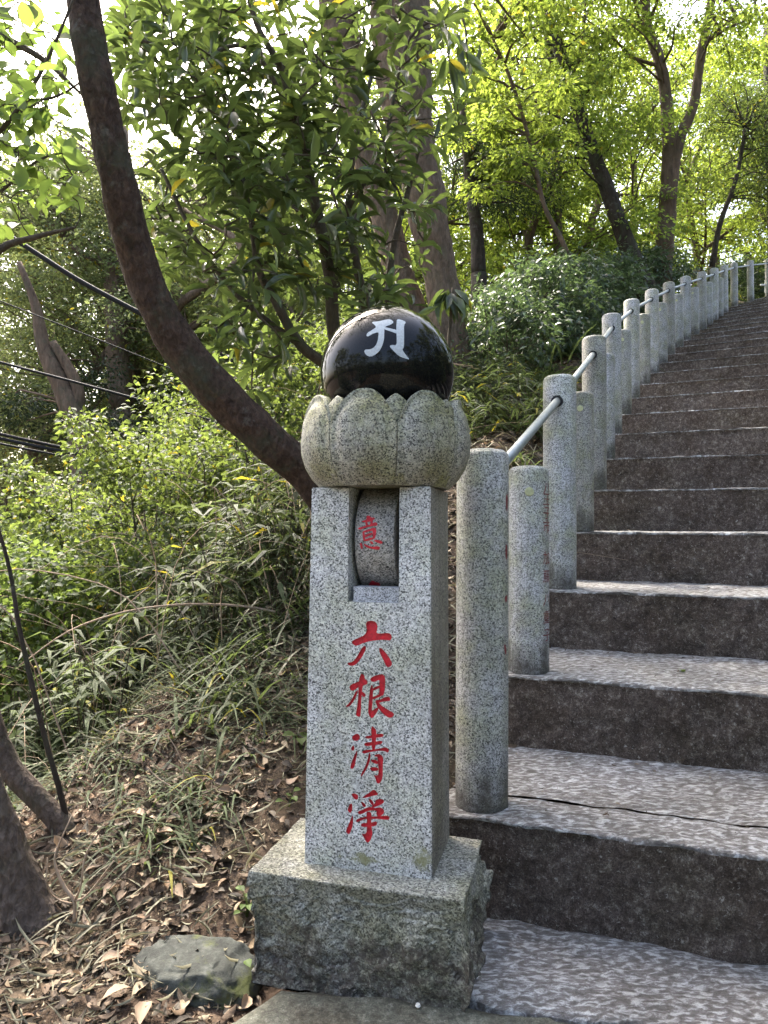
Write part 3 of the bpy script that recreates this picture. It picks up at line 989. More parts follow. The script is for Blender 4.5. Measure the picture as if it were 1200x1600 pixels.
I_CHAR = [
  [(270,395),(310,380),(330,410),(380,408),(387,430),(340,450),(300,470),(215,472),(215,455),(280,435)],
  [(258,465),(292,475),(288,525),(262,515)], [(330,440),(365,445),(350,500),(325,500)],
  [(155,550),(220,530),(320,505),(390,465),(422,490),(415,520),(330,522),(240,552),(185,572)],
  [(216,595),(247,590),(262,710),(235,727)],
  [(220,590),(300,565),(370,540),(402,555),(402,600),(387,692),(353,692),(360,600),(350,577),(250,612)],
  [(243,650),(300,620),(355,608),(355,632),(260,672)], [(240,700),(360,665),(380,690),(250,727)],
  [(185,740),(215,745),(227,800),(215,837),(195,800)],
  [(240,750),(280,770),(340,798),(420,785),(457,800),(440,837),(380,827),(300,812),(250,782)],
  [(310,718),(350,723),(370,760),(340,762)], [(360,710),(420,700),(470,715),(492,735),(475,757),(430,747)]]
decal([px_of(p, *S5) for p in I_CHAR], wheel_proj, 'painted_character', M['red'], wheel, 1)
decal([px_of([(300,1300),(330,1250),(355,1235),(400,1265),(440,1265),(465,1310),(462,1335),(430,1335),(400,1302),(340,1302)], *S5)], wheel_proj, 'painted_character', M['red'], wheel, 1)

# ---- lotus
LX, LY, LZ = SX + 0.005, FY + 0.105, ZT + 0.0015
RP = np.array([0, 0.02, 0.045, 0.075, 0.105, 0.135, 0.165, 0.20])
RR = np.array([0.148, 0.168, 0.182, 0.190, 0.192, 0.189, 0.182, 0.168]) * 0.975
def Rz(z):
    return np.interp(z, RP, RR)
lotus = link('lotus_capital', fixn(mesh_list('lotus_capital', *lathe([(0.140, 0.0), (0.146, 0.001), (0.164, 0.022), (0.170, 0.05), (0.176, 0.08), (0.176, 0.11), (0.164, 0.135), (0.150, 0.14)], 64), smooth=False)), M['lotus'], MON, (LX, LY, LZ))
def petal(phi, hw, ztip, zside, power, roff, keel, bulge, thick=0.022, nu=36, nv=34, zlow=0.0):
    V = []
    for side in (0, 1):
        for j in range(nv + 1):
            for i in range(nu + 1):
                u = -1 + 2 * i / nu; vv = j / nv
                zt = zside + (ztip - zside) * (1 - abs(u) ** power)
                z = zlow + (zt - zlow) * vv
                dtop = (zt - z)
                r = float(Rz(z)) + roff
                e = (1 - abs(u)) * hw * r             # metres to the side edge
                dist = min(e, dtop * 0.9) if zlow == 0 else e
                if bulge:
                    # flat lip, then the swelling belly of the petal
                    t = min(max((dist - 0.011) / 0.022, 0), 1); t = t * t * (3 - 2 * t)
                    fade = min(1, 0.35 + z / 0.12)
                    r += bulge * t * fade
                    lp = min(max(dist / 0.010, 0), 1)
                    r += 0.0042 * (1 - lp) ** 1.5 * min(1, z / 0.03) - 0.002 + 0.003 * max(0, 1 - dtop / 0.03) * (1 - abs(u) ** 2)
                r += keel * (1 - abs(u)) 
                r -= 0.0015 * abs(u) ** 24
                if side:
                    r -= thick
                    z = min(z, zt - 0.002)
                a = phi + u * hw
                V.append((r * math.sin(a), -r * math.cos(a), z))
    n = (nu + 1) * (nv + 1)
    Fq = []
    g = lambda s, i, j: s * n + j * (nu + 1) + i
    for j in range(nv):
        for i in range(nu):
            Fq.append((g(0, i, j), g(0, i + 1, j), g(0, i + 1, j + 1), g(0, i, j + 1)))
            Fq.append((g(1, i, j), g(1, i, j + 1), g(1, i + 1, j + 1), g(1, i + 1, j)))
    for i in range(nu):
        Fq.append((g(0, i, nv), g(0, i + 1, nv), g(1, i + 1, nv), g(1, i, nv)))
        Fq.append((g(0, i, 0), g(1, i, 0), g(1, i + 1, 0), g(0, i + 1, 0)))
    for j in range(nv):
        Fq.append((g(0, 0, j), g(0, 0, j + 1), g(1, 0, j + 1), g(1, 0, j)))
        Fq.append((g(0, nu, j), g(1, nu, j), g(1, nu, j + 1), g(0, nu, j + 1)))
    return fixn(mesh_list('petal', V, Fq, True))
H8 = math.pi / 8
outer = petal(0, H8 * 0.984, 0.196, 0.124, 2.5, 0.0, 0.0, 0.0070)
inner = petal(0, H8 * 0.97, 0.187, 0.12, 1.3, -0.012, 0.007, 0.0, thick=0.016, zlow=0.07)
for m_ in (outer, inner):
    m_.materials.append(M['lotus'])
for k in range(8):
    o = link('petal', outer, None, lotus); o.rotation_euler = (0, 0, k * math.pi / 4)
    o = link('petal', inner, None, lotus); o.rotation_euler = (0, 0, (k + 0.5) * math.pi / 4)

# ---- the ball
BR = 0.151
BC = Vector((LX + 0.004, LY, 1.262))
bm = bmesh.new()
bmesh.ops.create_uvsphere(bm, u_segments=96, v_segments=64, radius=BR)
me = bpy.data.meshes.new('ball'); bm.to_mesh(me); bm.free()
for p in me.polygons:
    p.use_smooth = True
ball = link('ball', me, M['ball'], MON, BC)
ball['label'] = 'polished black stone ball'
def ball_proj(px, py):
    d = (MI.to_3x3() @ ray(px, py)).normalized(); o_ = (MI @ CAMP) - BC
    R2 = BR + 0.0006
    b = o_.dot(d); c = o_.dot(o_) - R2 * R2
    return o_ + d * (-b - math.sqrt(max(b * b - c, 0)))
SIDDHAM = [
  [(435,180),(500,175),(560,160),(600,155),(632,182),(600,205),(565,215),(550,230),(548,260),(545,340),(520,410),(480,455),(430,478),(395,465),(375,430),(385,415),(430,415),(470,390),(490,350),(500,290),(498,265),(450,280),(410,305),(395,300),(400,275),(450,245),(480,225),(465,205)],
  [(545,222),(600,235),(660,250),(660,282),(600,260),(545,242)],
  [(655,155),(690,160),(735,180),(715,205),(718,290),(715,400),(700,415),(730,460),(768,503),(720,490),(670,470),(620,420),(590,385),(615,375),(650,380),(655,340),(650,250),(652,200)]]
decal([px_of(p, *S8) for p in SIDDHAM], ball_proj, 'engraved_syllable', M['frost'], ball, 3, 1)

# ================================================================== POSTS AND RAIL
PR = 0.0655
def post_mesh(h, name):
    v, f = lathe([(PR + 0.001, 0), (PR, 0.03), (PR, h - 0.018), (PR - 0.004, h - 0.008), (PR - 0.013, h - 0.001), (PR - 0.03, h + 0.002)], 40)
    me = mesh_list(name, v, f)
    for p in me.polygons:
        p.use_smooth = len(p.vertices) == 4 and abs(p.normal.z) < 0.5
    me.materials.append(M['post'])
    return me
H_T, H_S = 0.875, 0.685
tall_me, tall1_me, short_me = post_mesh(H_T, 'tall_post'), post_mesh(0.905, 'first_tall_post'), post_mesh(H_S, 'short_post')
ORD = ['first', 'second', 'third', 'fourth', 'fifth', 'sixth', 'seventh', 'eighth', 'ninth', 'tenth', 'eleventh', 'twelfth', 'thirteenth', 'fourteenth']
plug_me = mesh_list('plug', *lathe([(0.0145, 0), (0.0145, 0.003), (0.012, 0.0045)], 20)); plug_me.materials.append(M['plug'])
sock_me = mesh_list('pipe_socket', *lathe([(0.024, -0.03), (0.024, 0.001), (0.018, 0.001)], 20)); sock_me.materials.append(M['socket'])
talls = []
nt_, ns_ = 0, 0
for i in list(range(1, 22)) + [23, 25, 27]:
    y = 1.80 + 0.53 * (i - 1)
    x = float(path_x(y))
    tall = i % 2 == 1
    me = (tall1_me if i == 1 else tall_me) if tall else short_me
    o = link('stone_post', me, None, None, (x, y, RISE * i - 0.02), (0, 0, 0.7 * i))
    if i % 3 == 1 and i > 1:
        o.rotation_euler[0] = 0.006
    if tall:
        nt_ += 1
        extra = {1: 'tall round granite post nearest the pillar, at the foot of the rail', 3: 'tall granite post holding the upper end of the nearest pipe'}.get(i)
        if i == 25:
            extra = 'last tall granite post in view at the top of the stairs'
        if i == 27:
            extra = 'tall granite post just past the top of the stairs'
        tag(o, extra or f'tall round granite post, {ORD[nt_-1]} tall one up the stairs', 'post', 'tall granite posts along the stairs')
        talls.append((i, Vector((x, y, RISE * i - 0.02 + (0.905 if i == 1 else H_T) - (0.095 if i == 1 else 0.088))), o))
    else:
        ns_ += 1
        extra = {2: 'short granite post with pale plug and red characters between first tall posts'}.get(i)
        tag(o, extra or f'short round granite post, {ORD[ns_-1]} short one up the stairs', 'post', 'short granite posts along the stairs')
        a = math.radians(-96 - 2 * i)
        q = link('plug', plug_me, None, o)
        q.matrix_parent_inverse = Matrix.Rotation(-o.rotation_euler[2], 4, 'Z')
        q.location = (PR * 0.985 * math.cos(a), PR * 0.985 * math.sin(a), H_S - 0.085)
        q.rotation_euler = (math.pi / 2, 0, a + math.pi / 2)
for (i, p, o), (j, q, o2) in zip(talls[:-1], talls[1:]):
    d = (q - p).normalized()
    a_, b_ = p + d * (PR - 0.01), q - d * (PR - 0.01)
    pts = [a_.lerp(b_, t) for t in (0, 0.5, 1)]
    v, f = tube(pts, [0.0150] * 3, 16)
    me = mesh_list('handrail_pipe', v, f)
    for pp in me.polygons:
        pp.use_smooth = len(pp.vertices) == 4
    ob = link('handrail_pipe', me, M['pipe'])
    k = talls.index((i, p, o))
    tag(ob, f'grey steel rail pipe between {ORD[k]} and {ORD[k+1]} tall posts', 'rail', 'rail pipes between the posts')
    for host, pos, dr in ((o2, q, -d), (o, p, d)):
        hd = Vector((dr.x, dr.y, 0)).normalized()
        s = link('pipe_socket', sock_me, None, host)
        wpos = pos + dr * (PR / math.hypot(dr.x, dr.y))
        s.matrix_world = Matrix.Translation(wpos - Vector((0, 0, 0))) @ hd.to_track_quat('Z', 'Y').to_matrix().to_4x4()
        s.matrix_parent_inverse = (Matrix.Translation(host.location) @ host.rotation_euler.to_matrix().to_4x4()).inverted()

# characters down the sides of the first posts (they face the stairs and are seen edge-on)
def post_text(host, chars, z_top, size, gap, ang0, mat):
    base = host.location
    for ch, zc in chars:
        cu = bpy.data.curves.new('t', 'FONT')
        cu.body = ch
        cu.size = size
        cu.align_x = 'CENTER'
        cu.resolution_u = 2
        t = bpy.data.objects.new('t', cu); COL.objects.link(t)
        dg = bpy.context.evaluated_depsgraph_get()
        me = bpy.data.meshes.new_from_object(t.evaluated_get(dg))
        bpy.data.objects.remove(t)
        bm = bmesh.new(); bm.from_mesh(me)
        bmesh.ops.triangulate(bm, faces=bm.faces)
        bmesh.ops.subdivide_edges(bm, edges=[e for e in bm.edges if e.calc_length() > 0.012], cuts=2)
        for vv in bm.verts:
            a = ang0 + vv.co.x / PR
            rr_ = PR + 0.0007
            vv.co = Vector((rr_ * math.cos(a), rr_ * math.sin(a), zc + vv.co.y))
        bm.to_mesh(me); bm.free()
        me.materials.clear()
        q = link('carved_character', me, mat, host)
        q.matrix_parent_inverse = Matrix.Rotation(-host.rotation_euler[2], 4, 'Z')
posts = [o for o in COL.objects if o.name.startswith('stone_post')]
p2z = 0.46 - 0.02
def z_on_post(py, px, y):
    return at(px, py, y).z
pchars = [('八', 765), ('王', 782), ('子', 803), ('市', 824), ('加', 872), ('藤', 900), ('八', 936), ('重', 963), ('子', 990)]
post_text(posts[1], [(c, z_on_post(py + 7, 852, 2.33) - posts[1].location.z) for c, py in pchars], 0, 0.045, 0, R_(-40), M['red_worn'])
# four carved marks on the first post, only their near strokes in view
marks = [[(792, 775), (796, 770), (796, 800), (793, 796)], [(791, 852), (795, 850), (795, 874), (792, 873)], [(789, 935), (795, 928), (795, 938), (792, 942)], [(788, 1008), (791, 1006), (794, 1016), (792, 1024), (790, 1020)]]
hp = posts[0]
def post1_proj(px, py):
    d = ray(px, py); ox = CAMP - hp.location
    R2 = PR + 0.0008
    a = d.x ** 2 + d.y ** 2; b = 2 * (ox.x * d.x + ox.y * d.y); c = ox.x ** 2 + ox.y ** 2 - R2 ** 2
    disc = max(b * b - 4 * a * c, 0)
    return ox + d * ((-b - math.sqrt(disc)) / (2 * a))
for m_ in marks:
    q = decal([[(794 + (x - 795) * 0.75 - 1.5, y) for x, y in m_]], post1_proj, 'carved_character', M['red_worn'], hp, 0, 1)
    q.matrix_parent_inverse = Matrix.Rotation(-hp.rotation_euler[2], 4, 'Z')
#@@PART3
# ================================================================== VEGETATION
def unit(a):
    return a / (np.linalg.norm(a, axis=-1, keepdims=True) + 1e-9)
FINE_T = [(0.0, 0.0), (0.22, 0.72), (0.5, 1.0), (0.78, 0.66), (1.0, 0.0)]
def leaf_template(fine, fold=0.18, droop=0.16):
    """verts (x along, y across -1..1, z) and triangles"""
    if fine == 0:
        return np.array([(0, 0, 0), (0.48, 1, 0.0), (1, 0, -droop), (0.48, -1, 0.0)]), np.array([(0, 1, 2, 3)])
    if fine == 1:
        return np.array([(0, 0, 0), (0.45, 1, fold), (1, 0, -droop), (0.45, -1, fold), (0.5, 0, 0.03)]), np.array([(0, 4, 1), (1, 4, 2), (0, 3, 4), (3, 2, 4)])
    v, f = [(0, 0, 0)], []
    st = FINE_T[1:-1]
    for x, w_ in st:
        dz = -droop * x * x
        v += [(x, -w_, dz + fold * w_), (x, 0, dz), (x, w_, dz + fold * w_)]
    v.append((1, 0, -droop * 1.1))
    f += [(0, 1, 2), (0, 2, 3)]
    for k in range(len(st) - 1):
        a = 1 + 3 * k; b = a + 3
        f += [(a, b, b + 1), (a, b + 1, a + 1), (a + 1, b + 1, b + 2), (a + 1, b + 2, a + 2)]
    a = 1 + 3 * (len(st) - 1); t = a + 3
    f += [(a, t, a + 1), (a + 1, t, a + 2)]
    return np.array(v), np.array(f)
def leaf_arrays(pos, axis, nrm, length, width, fine=1, fold=0.18, droop=0.16):
    axis = unit(axis)
    side = unit(np.cross(nrm, axis))
    up = np.cross(axis, side)
    tv, tf = leaf_template(fine, fold, droop)
    N = len(pos)
    L = np.broadcast_to(np.asarray(length), (N,))[:, None, None]
    W = np.broadcast_to(np.asarray(width), (N,))[:, None, None] * 0.5
    V = pos[:, None, :] + axis[:, None, :] * (tv[None, :, 0:1] * L) + side[:, None, :] * (tv[None, :, 1:2] * W) + up[:, None, :] * (np.where(tv[None, :, 2:3] > 0, tv[None, :, 2:3] * W * 2, tv[None, :, 2:3] * L))
    Fc = tf[None] + (np.arange(N) * len(tv))[:, None, None]
    return V.reshape(-1, 3), Fc.reshape(-1, tf.shape[1])
def leaf_mesh(name, pos, axis, nrm, length, width, mat, fine=1, fold=0.18, droop=0.16):
    v, f = leaf_arrays(np.asarray(pos), np.asarray(axis), np.asarray(nrm), length, width, fine, fold, droop)
    me = mesh_arr(name, v, f, fine > 0)
    me.materials.append(mat)
    return me
def rvec(n, rng):
    return unit(rng.normal(size=(n, 3)))
def clump_cloud(centers, radii, per, rng, flat=0.5, droop=0.35):
    """leaf positions and frames filling clumps (mostly their outer parts)"""
    centers = np.asarray(centers); radii = np.asarray(radii)
    n = len(centers) * per
    k = np.repeat(np.arange(len(centers)), per)
    d = rvec(n, rng)
    r = rng.random(n) ** 0.42
    off = d * r[:, None] * radii[k][:, None]
    off[:, 2] *= flat
    # break each clump into smaller sprays
    off += 0.22 * radii[k][:, None] * np.stack([vnoise((centers[k] + off) * 6, 61), vnoise((centers[k] + off) * 6, 62), flat * vnoise((centers[k] + off) * 6, 63)], 1)
    pos = centers[k] + off
    ax = unit(off * np.array([1, 1, 0.6]) + rng.normal(size=(n, 3)) * 0.25 * radii[k][:, None])
    ax[:, 2] -= droop
    nr = rng.normal(size=(n, 3)) * 0.55 + np.array([0, 0, 1.0])
    return pos, ax, nr
def limb_mesh(tubes, name, mat):
    mb = MB()
    for v, f in tubes:
        mb.add(v, f)
    me = mb.mesh(name, True)
    me.materials.append(mat)
    return me
def branch_to(src, dst, r0, r1, rng, sag=0.15, n=6, seg=5):
    src, dst = np.asarray(src, float), np.asarray(dst, float)
    d = np.linalg.norm(dst - src)
    mid1 = src * 0.65 + dst * 0.35 + rng.normal(size=3) * d * 0.07 + np.array([0, 0, sag * d * 0.5])
    mid2 = src * 0.3 + dst * 0.7 + rng.normal(size=3) * d * 0.06 + np.array([0, 0, sag * d * 0.5])
    P = catmull([src, mid1, mid2, dst], max(1, n // 3))
    return tube(P, np.linspace(r0, r1, len(P)), seg)
def px_pts(lst):
    """[(px,py,depth,width_px)] -> points, radii"""
    P = np.array([at(a, b, c)[:] for a, b, c, d in lst])
    R = np.array([d * c / (2 * F) for a, b, c, d in lst])
    return P, R
def smooth_limb(lst, seg=14, n=5, noise=0.06, ns=5.0, seed=0, ridge=0.0):
    P, R = px_pts(lst)
    Q = catmull(np.hstack([P, R[:, None]]), n)
    return tube(Q[:, :3], np.maximum(Q[:, 3], 0.003), seg, noise, ns, seed, True, ridge), Q
def tree(name, label, limbs, clumps, leafspec, bark, cat='tree', group=None, seed=1, branch_r=0.02, loc=None, crown_name='crown', ground_n=1):
    """limbs: list of (tube, centreline); clumps: list of (x,y,z,r); leafspec: dict"""
    rng = np.random.default_rng(seed)
    tubes = [l[0] for l in limbs]
    line = np.vstack([l[1][:, :3] for l in limbs])
    clumps = np.array(clumps, dtype=float).reshape(-1, 4)
    if loc is None:
        for tb_, cl_ in limbs[:ground_n]:
            q = cl_[0]; gz_ = tz(q[0], q[1])
            if q[2] > gz_ - 0.05:
                dirv = cl_[0][:3] - cl_[2][:3]; dirv = dirv / max(1e-6, -dirv[2]) if dirv[2] < -1e-3 else np.array([0, 0, -1.0])
                hgt = q[2] - gz_ + 0.25
                P_ = np.array([q[:3] - dirv * 0.02, q[:3] + dirv * hgt * 0.5 * np.array([0.7, 0.7, 1]), q[:3] + dirv * hgt * np.array([0.6, 0.6, 1])])
                rr_ = cl_[0][3] if len(cl_[0]) > 3 else 0.05
                tubes.append(tube(catmull(P_, 4), rr_ * np.linspace(1.0, 1.35, 9), 14, 0.08, 5.0, seed))
    for c in clumps:
        d = np.linalg.norm(line - c[:3], axis=1) + 0.9 * np.clip(line[:, 2] - c[2] + 0.1, 0, None)
        s = line[d.argmin()]
        tubes.append(branch_to(s, c[:3], branch_r * (0.6 + 0.7 * rng.random()), 0.004, rng))
    base = line[0] if loc is None else np.asarray(loc)
    e = empty(name, tuple(base))
    tag(e, label, cat, group)
    me = limb_mesh([(np.asarray(v) - base, f) for v, f in tubes], 'trunk', bark)
    link('trunk', me, None, e)
    if len(clumps):
        pos, ax, nr = clump_cloud(clumps[:, :3], clumps[:, 3], leafspec['per'], rng, leafspec.get('flat', 0.5), leafspec.get('droop', 0.35))
        n = len(pos)
        L = leafspec['len'] * (0.65 + 0.7 * rng.random(n))
        me = leaf_mesh('crown', pos - base, ax, nr, L, L * leafspec.get('ratio', 0.5), leafspec['mat'], leafspec.get('fine', 0))
        link(crown_name, me, None, e)
    return e
def copy_tree(src, loc, rotz, scale, label, group=None):
    e = empty(src.name.split('.')[0], loc, rotz)
    e.scale = (scale, scale, scale)
    tag(e, label, src['category'], group or src.get('group'))
    for ch in src.children:
        c = ch.copy(); COL.objects.link(c); c.parent = e
    return e

# ---- 1. the leaning tree in front
rng = np.random.default_rng(5)
lean_l, lean_c = smooth_limb([(640, 1020, 3.25, 92.8), (585, 900, 3.2, 71.4), (535, 815, 3.1, 62.8), (480, 742, 3.0, 60.0), (420, 690, 2.92, 60.0), (350, 622, 2.85, 61.4), (290, 552, 2.78, 61.4), (240, 470, 2.72, 58.6), (207, 380, 2.66, 57.1), (186, 285, 2.6, 55.7), (166, 200, 2.56, 54.2), (148, 115, 2.52, 52.9), (134, 35, 2.5, 54.2), (122, -60, 2.5, 52.9), (100, -250, 2.55, 47.1), (60, -520, 2.7, 38.6)], 56, 22, 0.085, 8.0, 3, 0.035)
top = lean_c[-1][:3]
cl = []
for k in range(46):
    a = rng.random() * 6.28; r = 0.4 + 2.6 * rng.random() ** 0.6
    cl.append((top[0] + r * math.cos(a), top[1] + 0.6 + r * math.sin(a), top[2] + 0.5 + 1.7 * rng.random(), 0.45 + 0.3 * rng.random()))
tree('leaning_tree', 'thick curved brown trunk leaning left from behind the pillar', [(lean_l, lean_c)], cl,
     dict(per=190, len=0.075, mat=M['leaf_mid'], ratio=0.5, flat=0.45), M['bark_lean'], seed=6, branch_r=0.03)

# ---- 2. twin pale trunks behind the ball
A, Ac = smooth_limb([(704, 640, 7.0, 105.6), (702, 560, 7.0, 70.4), (694, 470, 7.0, 55.0), (680, 390, 7.0, 57.2), (662, 300, 7.0, 63.8), (646, 225, 7.0, 68.2), (634, 150, 7.0, 81.4), (628, 60, 7.0, 92.4), (622, -40, 7.0, 92.4), (612, -260, 7.0, 77.0), (600, -560, 7.0, 59.4)], 40, 14, 0.09, 4.0, 8, 0.05)
B, Bc = smooth_limb([(668, 620, 7.2, 70), (650, 520, 7.2, 54), (622, 420, 7.2, 46), (592, 310, 7.2, 42), (560, 210, 7.2, 42), (542, 110, 7.2, 50), (528, 20, 7.2, 56), (515, -120, 7.2, 54), (490, -420, 7.2, 46)], 36, 14, 0.09, 4.0, 9, 0.05)
cl = []
for k in range(60):
    cl.append((at(560, -420, 7)[0] + rng.normal() * 2.0, 7 + rng.normal() * 1.6, 7.4 + 2.8 * rng.random(), 0.6 + 0.4 * rng.random()))
tree('twin_trunk_tree', 'tall pale grey tree with two big trunks rising behind the ball', [(A, Ac), (B, Bc)], cl,
     dict(per=200, len=0.085, mat=M['leaf_mid'], flat=0.45), M['bark_grey'], seed=8, branch_r=0.05, ground_n=2)

# ---- 3. Y-shaped tree beside the upper stairs
def px_clumps(boxes, rng):
    out = []
    for (x0, x1, y0, y1, z0, z1, n, r0, r1) in boxes:
        for _ in range(n):
            z = z0 + (z1 - z0) * rng.random()
            p = at(x0 + (x1 - x0) * rng.random(), y0 + (y1 - y0) * rng.random(), z)
            out.append((p.x, p.y, p.z, r0 + (r1 - r0) * rng.random()))
    return out
Y0, Y0c = smooth_limb([(1034, 470, 12.2, 34.4), (1036, 430, 12.2, 29.6), (1040, 360, 12.2, 26.8), (1045, 300, 12.2, 26.8), (1047, 262, 12.2, 26.1), (1045, 215, 12.2, 21.3), (1040, 150, 12.2, 18.6), (1030, 95, 12.2, 17.2), (1012, 40, 12.2, 15.1), (1006, -20, 12.2, 15.1), (995, -160, 12.2, 12.4)], 16, 6, 0.10, 5.0, 11)
Yb, Ybc = smooth_limb([(1047, 300, 12.2, 20.6), (1053, 255, 12.15, 20.6), (1063, 215, 12.1, 17.2), (1080, 175, 12.0, 15.8), (1088, 140, 12.0, 15.1), (1096, 80, 12.0, 14.4), (1110, 10, 12.0, 13.8), (1122, -80, 12.0, 11.7), (1140, -180, 12.0, 8.9)], 12, 6, 0.10, 5.0, 13)
cl = px_clumps([(860, 1240, -260, 40, 10.5, 13.5, 60, 0.5, 0.85), (900, 1200, 20, 120, 12.6, 14.5, 22, 0.35, 0.6)], np.random.default_rng(21))
tree('forked_tree', 'forked brown tree spreading like a Y beside the upper stairs', [(Y0, Y0c), (Yb, Ybc)], cl,
     dict(per=230, len=0.075, mat=M['leaf_maple'], ratio=0.6, flat=0.32), M['bark_mid'], seed=22, branch_r=0.03)

# ---- 4. dark leaning trunk left of the Y tree and other slim trunks
D, Dc = smooth_limb([(1016, 470, 11.4, 37.0), (1000, 430, 11.4, 31.1), (975, 370, 11.4, 26.6), (950, 300, 11.4, 23.7), (925, 235, 11.4, 22.2), (900, 160, 11.4, 20.7), (878, 90, 11.4, 19.2), (856, 20, 11.4, 17.8), (830, -120, 11.4, 13.3)], 12, 5, 0.08, 5.0, 14)
cl = px_clumps([(760, 960, -120, 260, 10.4, 12.6, 38, 0.3, 0.6)], np.random.default_rng(31))
tree('dark_leaning_tree', 'dark leaning trunk left of the forked tree near the top', [(D, Dc)], cl,
     dict(per=210, len=0.07, mat=M['leaf_maple'], ratio=0.55, flat=0.3), M['bark_dark'], seed=32, branch_r=0.025)
slim = [
 ('slim tree with arched stem behind the dark shrubs', [(905, 450, 9.6, 10.1), (880, 380, 9.6, 7.9), (850, 320, 9.6, 7.2), (830, 230, 9.6, 6.5), (800, 130, 9.6, 5.8), (770, 60, 9.6, 4.3)], 'bark_mid', [(700, 900, -40, 300, 9.0, 10.4, 30, 0.25, 0.5)], 'leaf_maple'),
 ('dark low-branched tree right of the twin trunks', [(748, 430, 10.2, 24.5), (745, 370, 10.2, 21.6), (738, 310, 10.2, 18.7), (730, 250, 10.2, 14.4), (722, 170, 10.2, 10.1)], 'bark_dark', [(690, 850, 215, 330, 9.8, 11.2, 30, 0.35, 0.6)], 'leaf_dark'),
 ('slender straight tree between dark trunk and twin trunks', [(880, 470, 13.0, 18.7), (872, 380, 13.0, 15.8), (868, 250, 13.0, 14.4), (860, 120, 13.0, 13.0), (850, -40, 13.0, 10.1)], 'bark_grey', [(740, 960, 120, 420, 12.2, 14.5, 42, 0.35, 0.7)], 'leaf_maple'),
 ('slim dark tree with two thin stems by the top posts', [(1112, 420, 16.0, 10.1), (1125, 350, 16.0, 7.9), (1150, 280, 16.0, 6.5), (1165, 200, 16.0, 5.0)], 'bark_dark', [(1090, 1230, 120, 330, 15.5, 18.0, 40, 0.5, 0.9)], 'leaf_mid'),
 ('dark evergreen tree at the edge above the top step', [(1215, 470, 17.5, 28.8), (1212, 330, 17.5, 24.5), (1205, 180, 17.5, 20.2), (1200, 40, 17.5, 13.0)], 'bark_dark', [(1150, 1260, 150, 340, 16.2, 18.6, 34, 0.6, 1.0)], 'leaf_dark'),
]
for k, (lb, pts, bk, bx_, lf) in enumerate(slim):
    l_, c_ = smooth_limb(pts, 9, 5, 0.08, 5.0, 40 + k)
    tree('slender_tree', lb, [(l_, c_)], px_clumps(bx_, np.random.default_rng(50 + k)), dict(per=230, len=0.075 if lf != 'leaf_dark' else 0.06, mat=M[lf], ratio=0.55 if lf != 'leaf_dark' else 0.3, flat=0.32), M[bk], seed=60 + k, branch_r=0.02)

# ---- 5. evergreen with long glossy leaves filling the upper middle
rng = np.random.default_rng(77)
ev_stems = [
 [(560, 700, 3.9, 26), (540, 600, 3.9, 24), (522, 520, 3.85, 22), (516, 440, 3.8, 20), (500, 350, 3.75, 18), (482, 275, 3.7, 15), (462, 190, 3.65, 13), (440, 110, 3.6, 11), (402, 40, 3.55, 9), (380, -40, 3.5, 8)],
 [(575, 690, 3.8, 22), (530, 590, 3.7, 20), (470, 540, 3.55, 17), (430, 470, 3.45, 14), (404, 420, 3.4, 12), (392, 340, 3.35, 10), (370, 240, 3.3, 8)],
 [(600, 700, 4.0, 20), (580, 540, 4.0, 17), (560, 430, 4.0, 14), (545, 330, 4.0, 12), (555, 220, 4.0, 9), (580, 120, 4.0, 7)],
 [(640, 690, 4.1, 16), (610, 520, 4.1, 13), (612, 400, 4.1, 11), (640, 290, 4.1, 8), (660, 210, 4.1, 6)],
 [(470, 540, 3.55, 12), (380, 470, 3.5, 9), (310, 380, 3.5, 7), (250, 260, 3.5, 6)],
 [(462, 190, 3.65, 9), (390, 75, 3.6, 7), (300, 90, 3.5, 6), (215, 60, 3.45, 5)],
 [(545, 330, 4.0, 8), (600, 220, 3.9, 6), (640, 60, 3.8, 5), (720, 20, 3.7, 4)],
]
limbs = [smooth_limb(s, 8, 5, 0.06, 12.0, 80 + i) for i, s in enumerate(ev_stems)]
line = np.vstack([c[:, :3] for t, c in limbs])
blobs = [(300, 120, 110, 150, 70), (430, 150, 120, 160, 80), (560, 130, 120, 150, 42), (330, 330, 110, 110, 52), (470, 330, 110, 110, 60), (590, 340, 90, 120, 32), (420, 470, 80, 70, 22), (240, 60, 60, 90, 24), (680, 120, 70, 110, 20), (600, 470, 60, 50, 14), (380, 560, 60, 70, 12)]
tips = []
for cx_, cy_, rx_, ry_, n in blobs:
    for _ in range(n):
        a = rng.random() * 6.283; r = math.sqrt(rng.random())
        tips.append(at(cx_ + rx_ * r * math.cos(a), cy_ + ry_ * r * math.sin(a), 3.0 + 1.5 * rng.random())[:])
tips = np.array(tips)
EV = empty('evergreen_tree', tuple(line[0]))
tag(EV, 'dark evergreen with long glossy leaves filling the space above the ball', 'tree')
b0 = line[0]
tubes = [t for t, c in limbs]
LP, LA, LN, LL = [], [], [], []
tips = tips[np.argsort([np.linalg.norm(line - t_, axis=1).min() for t_ in tips])]
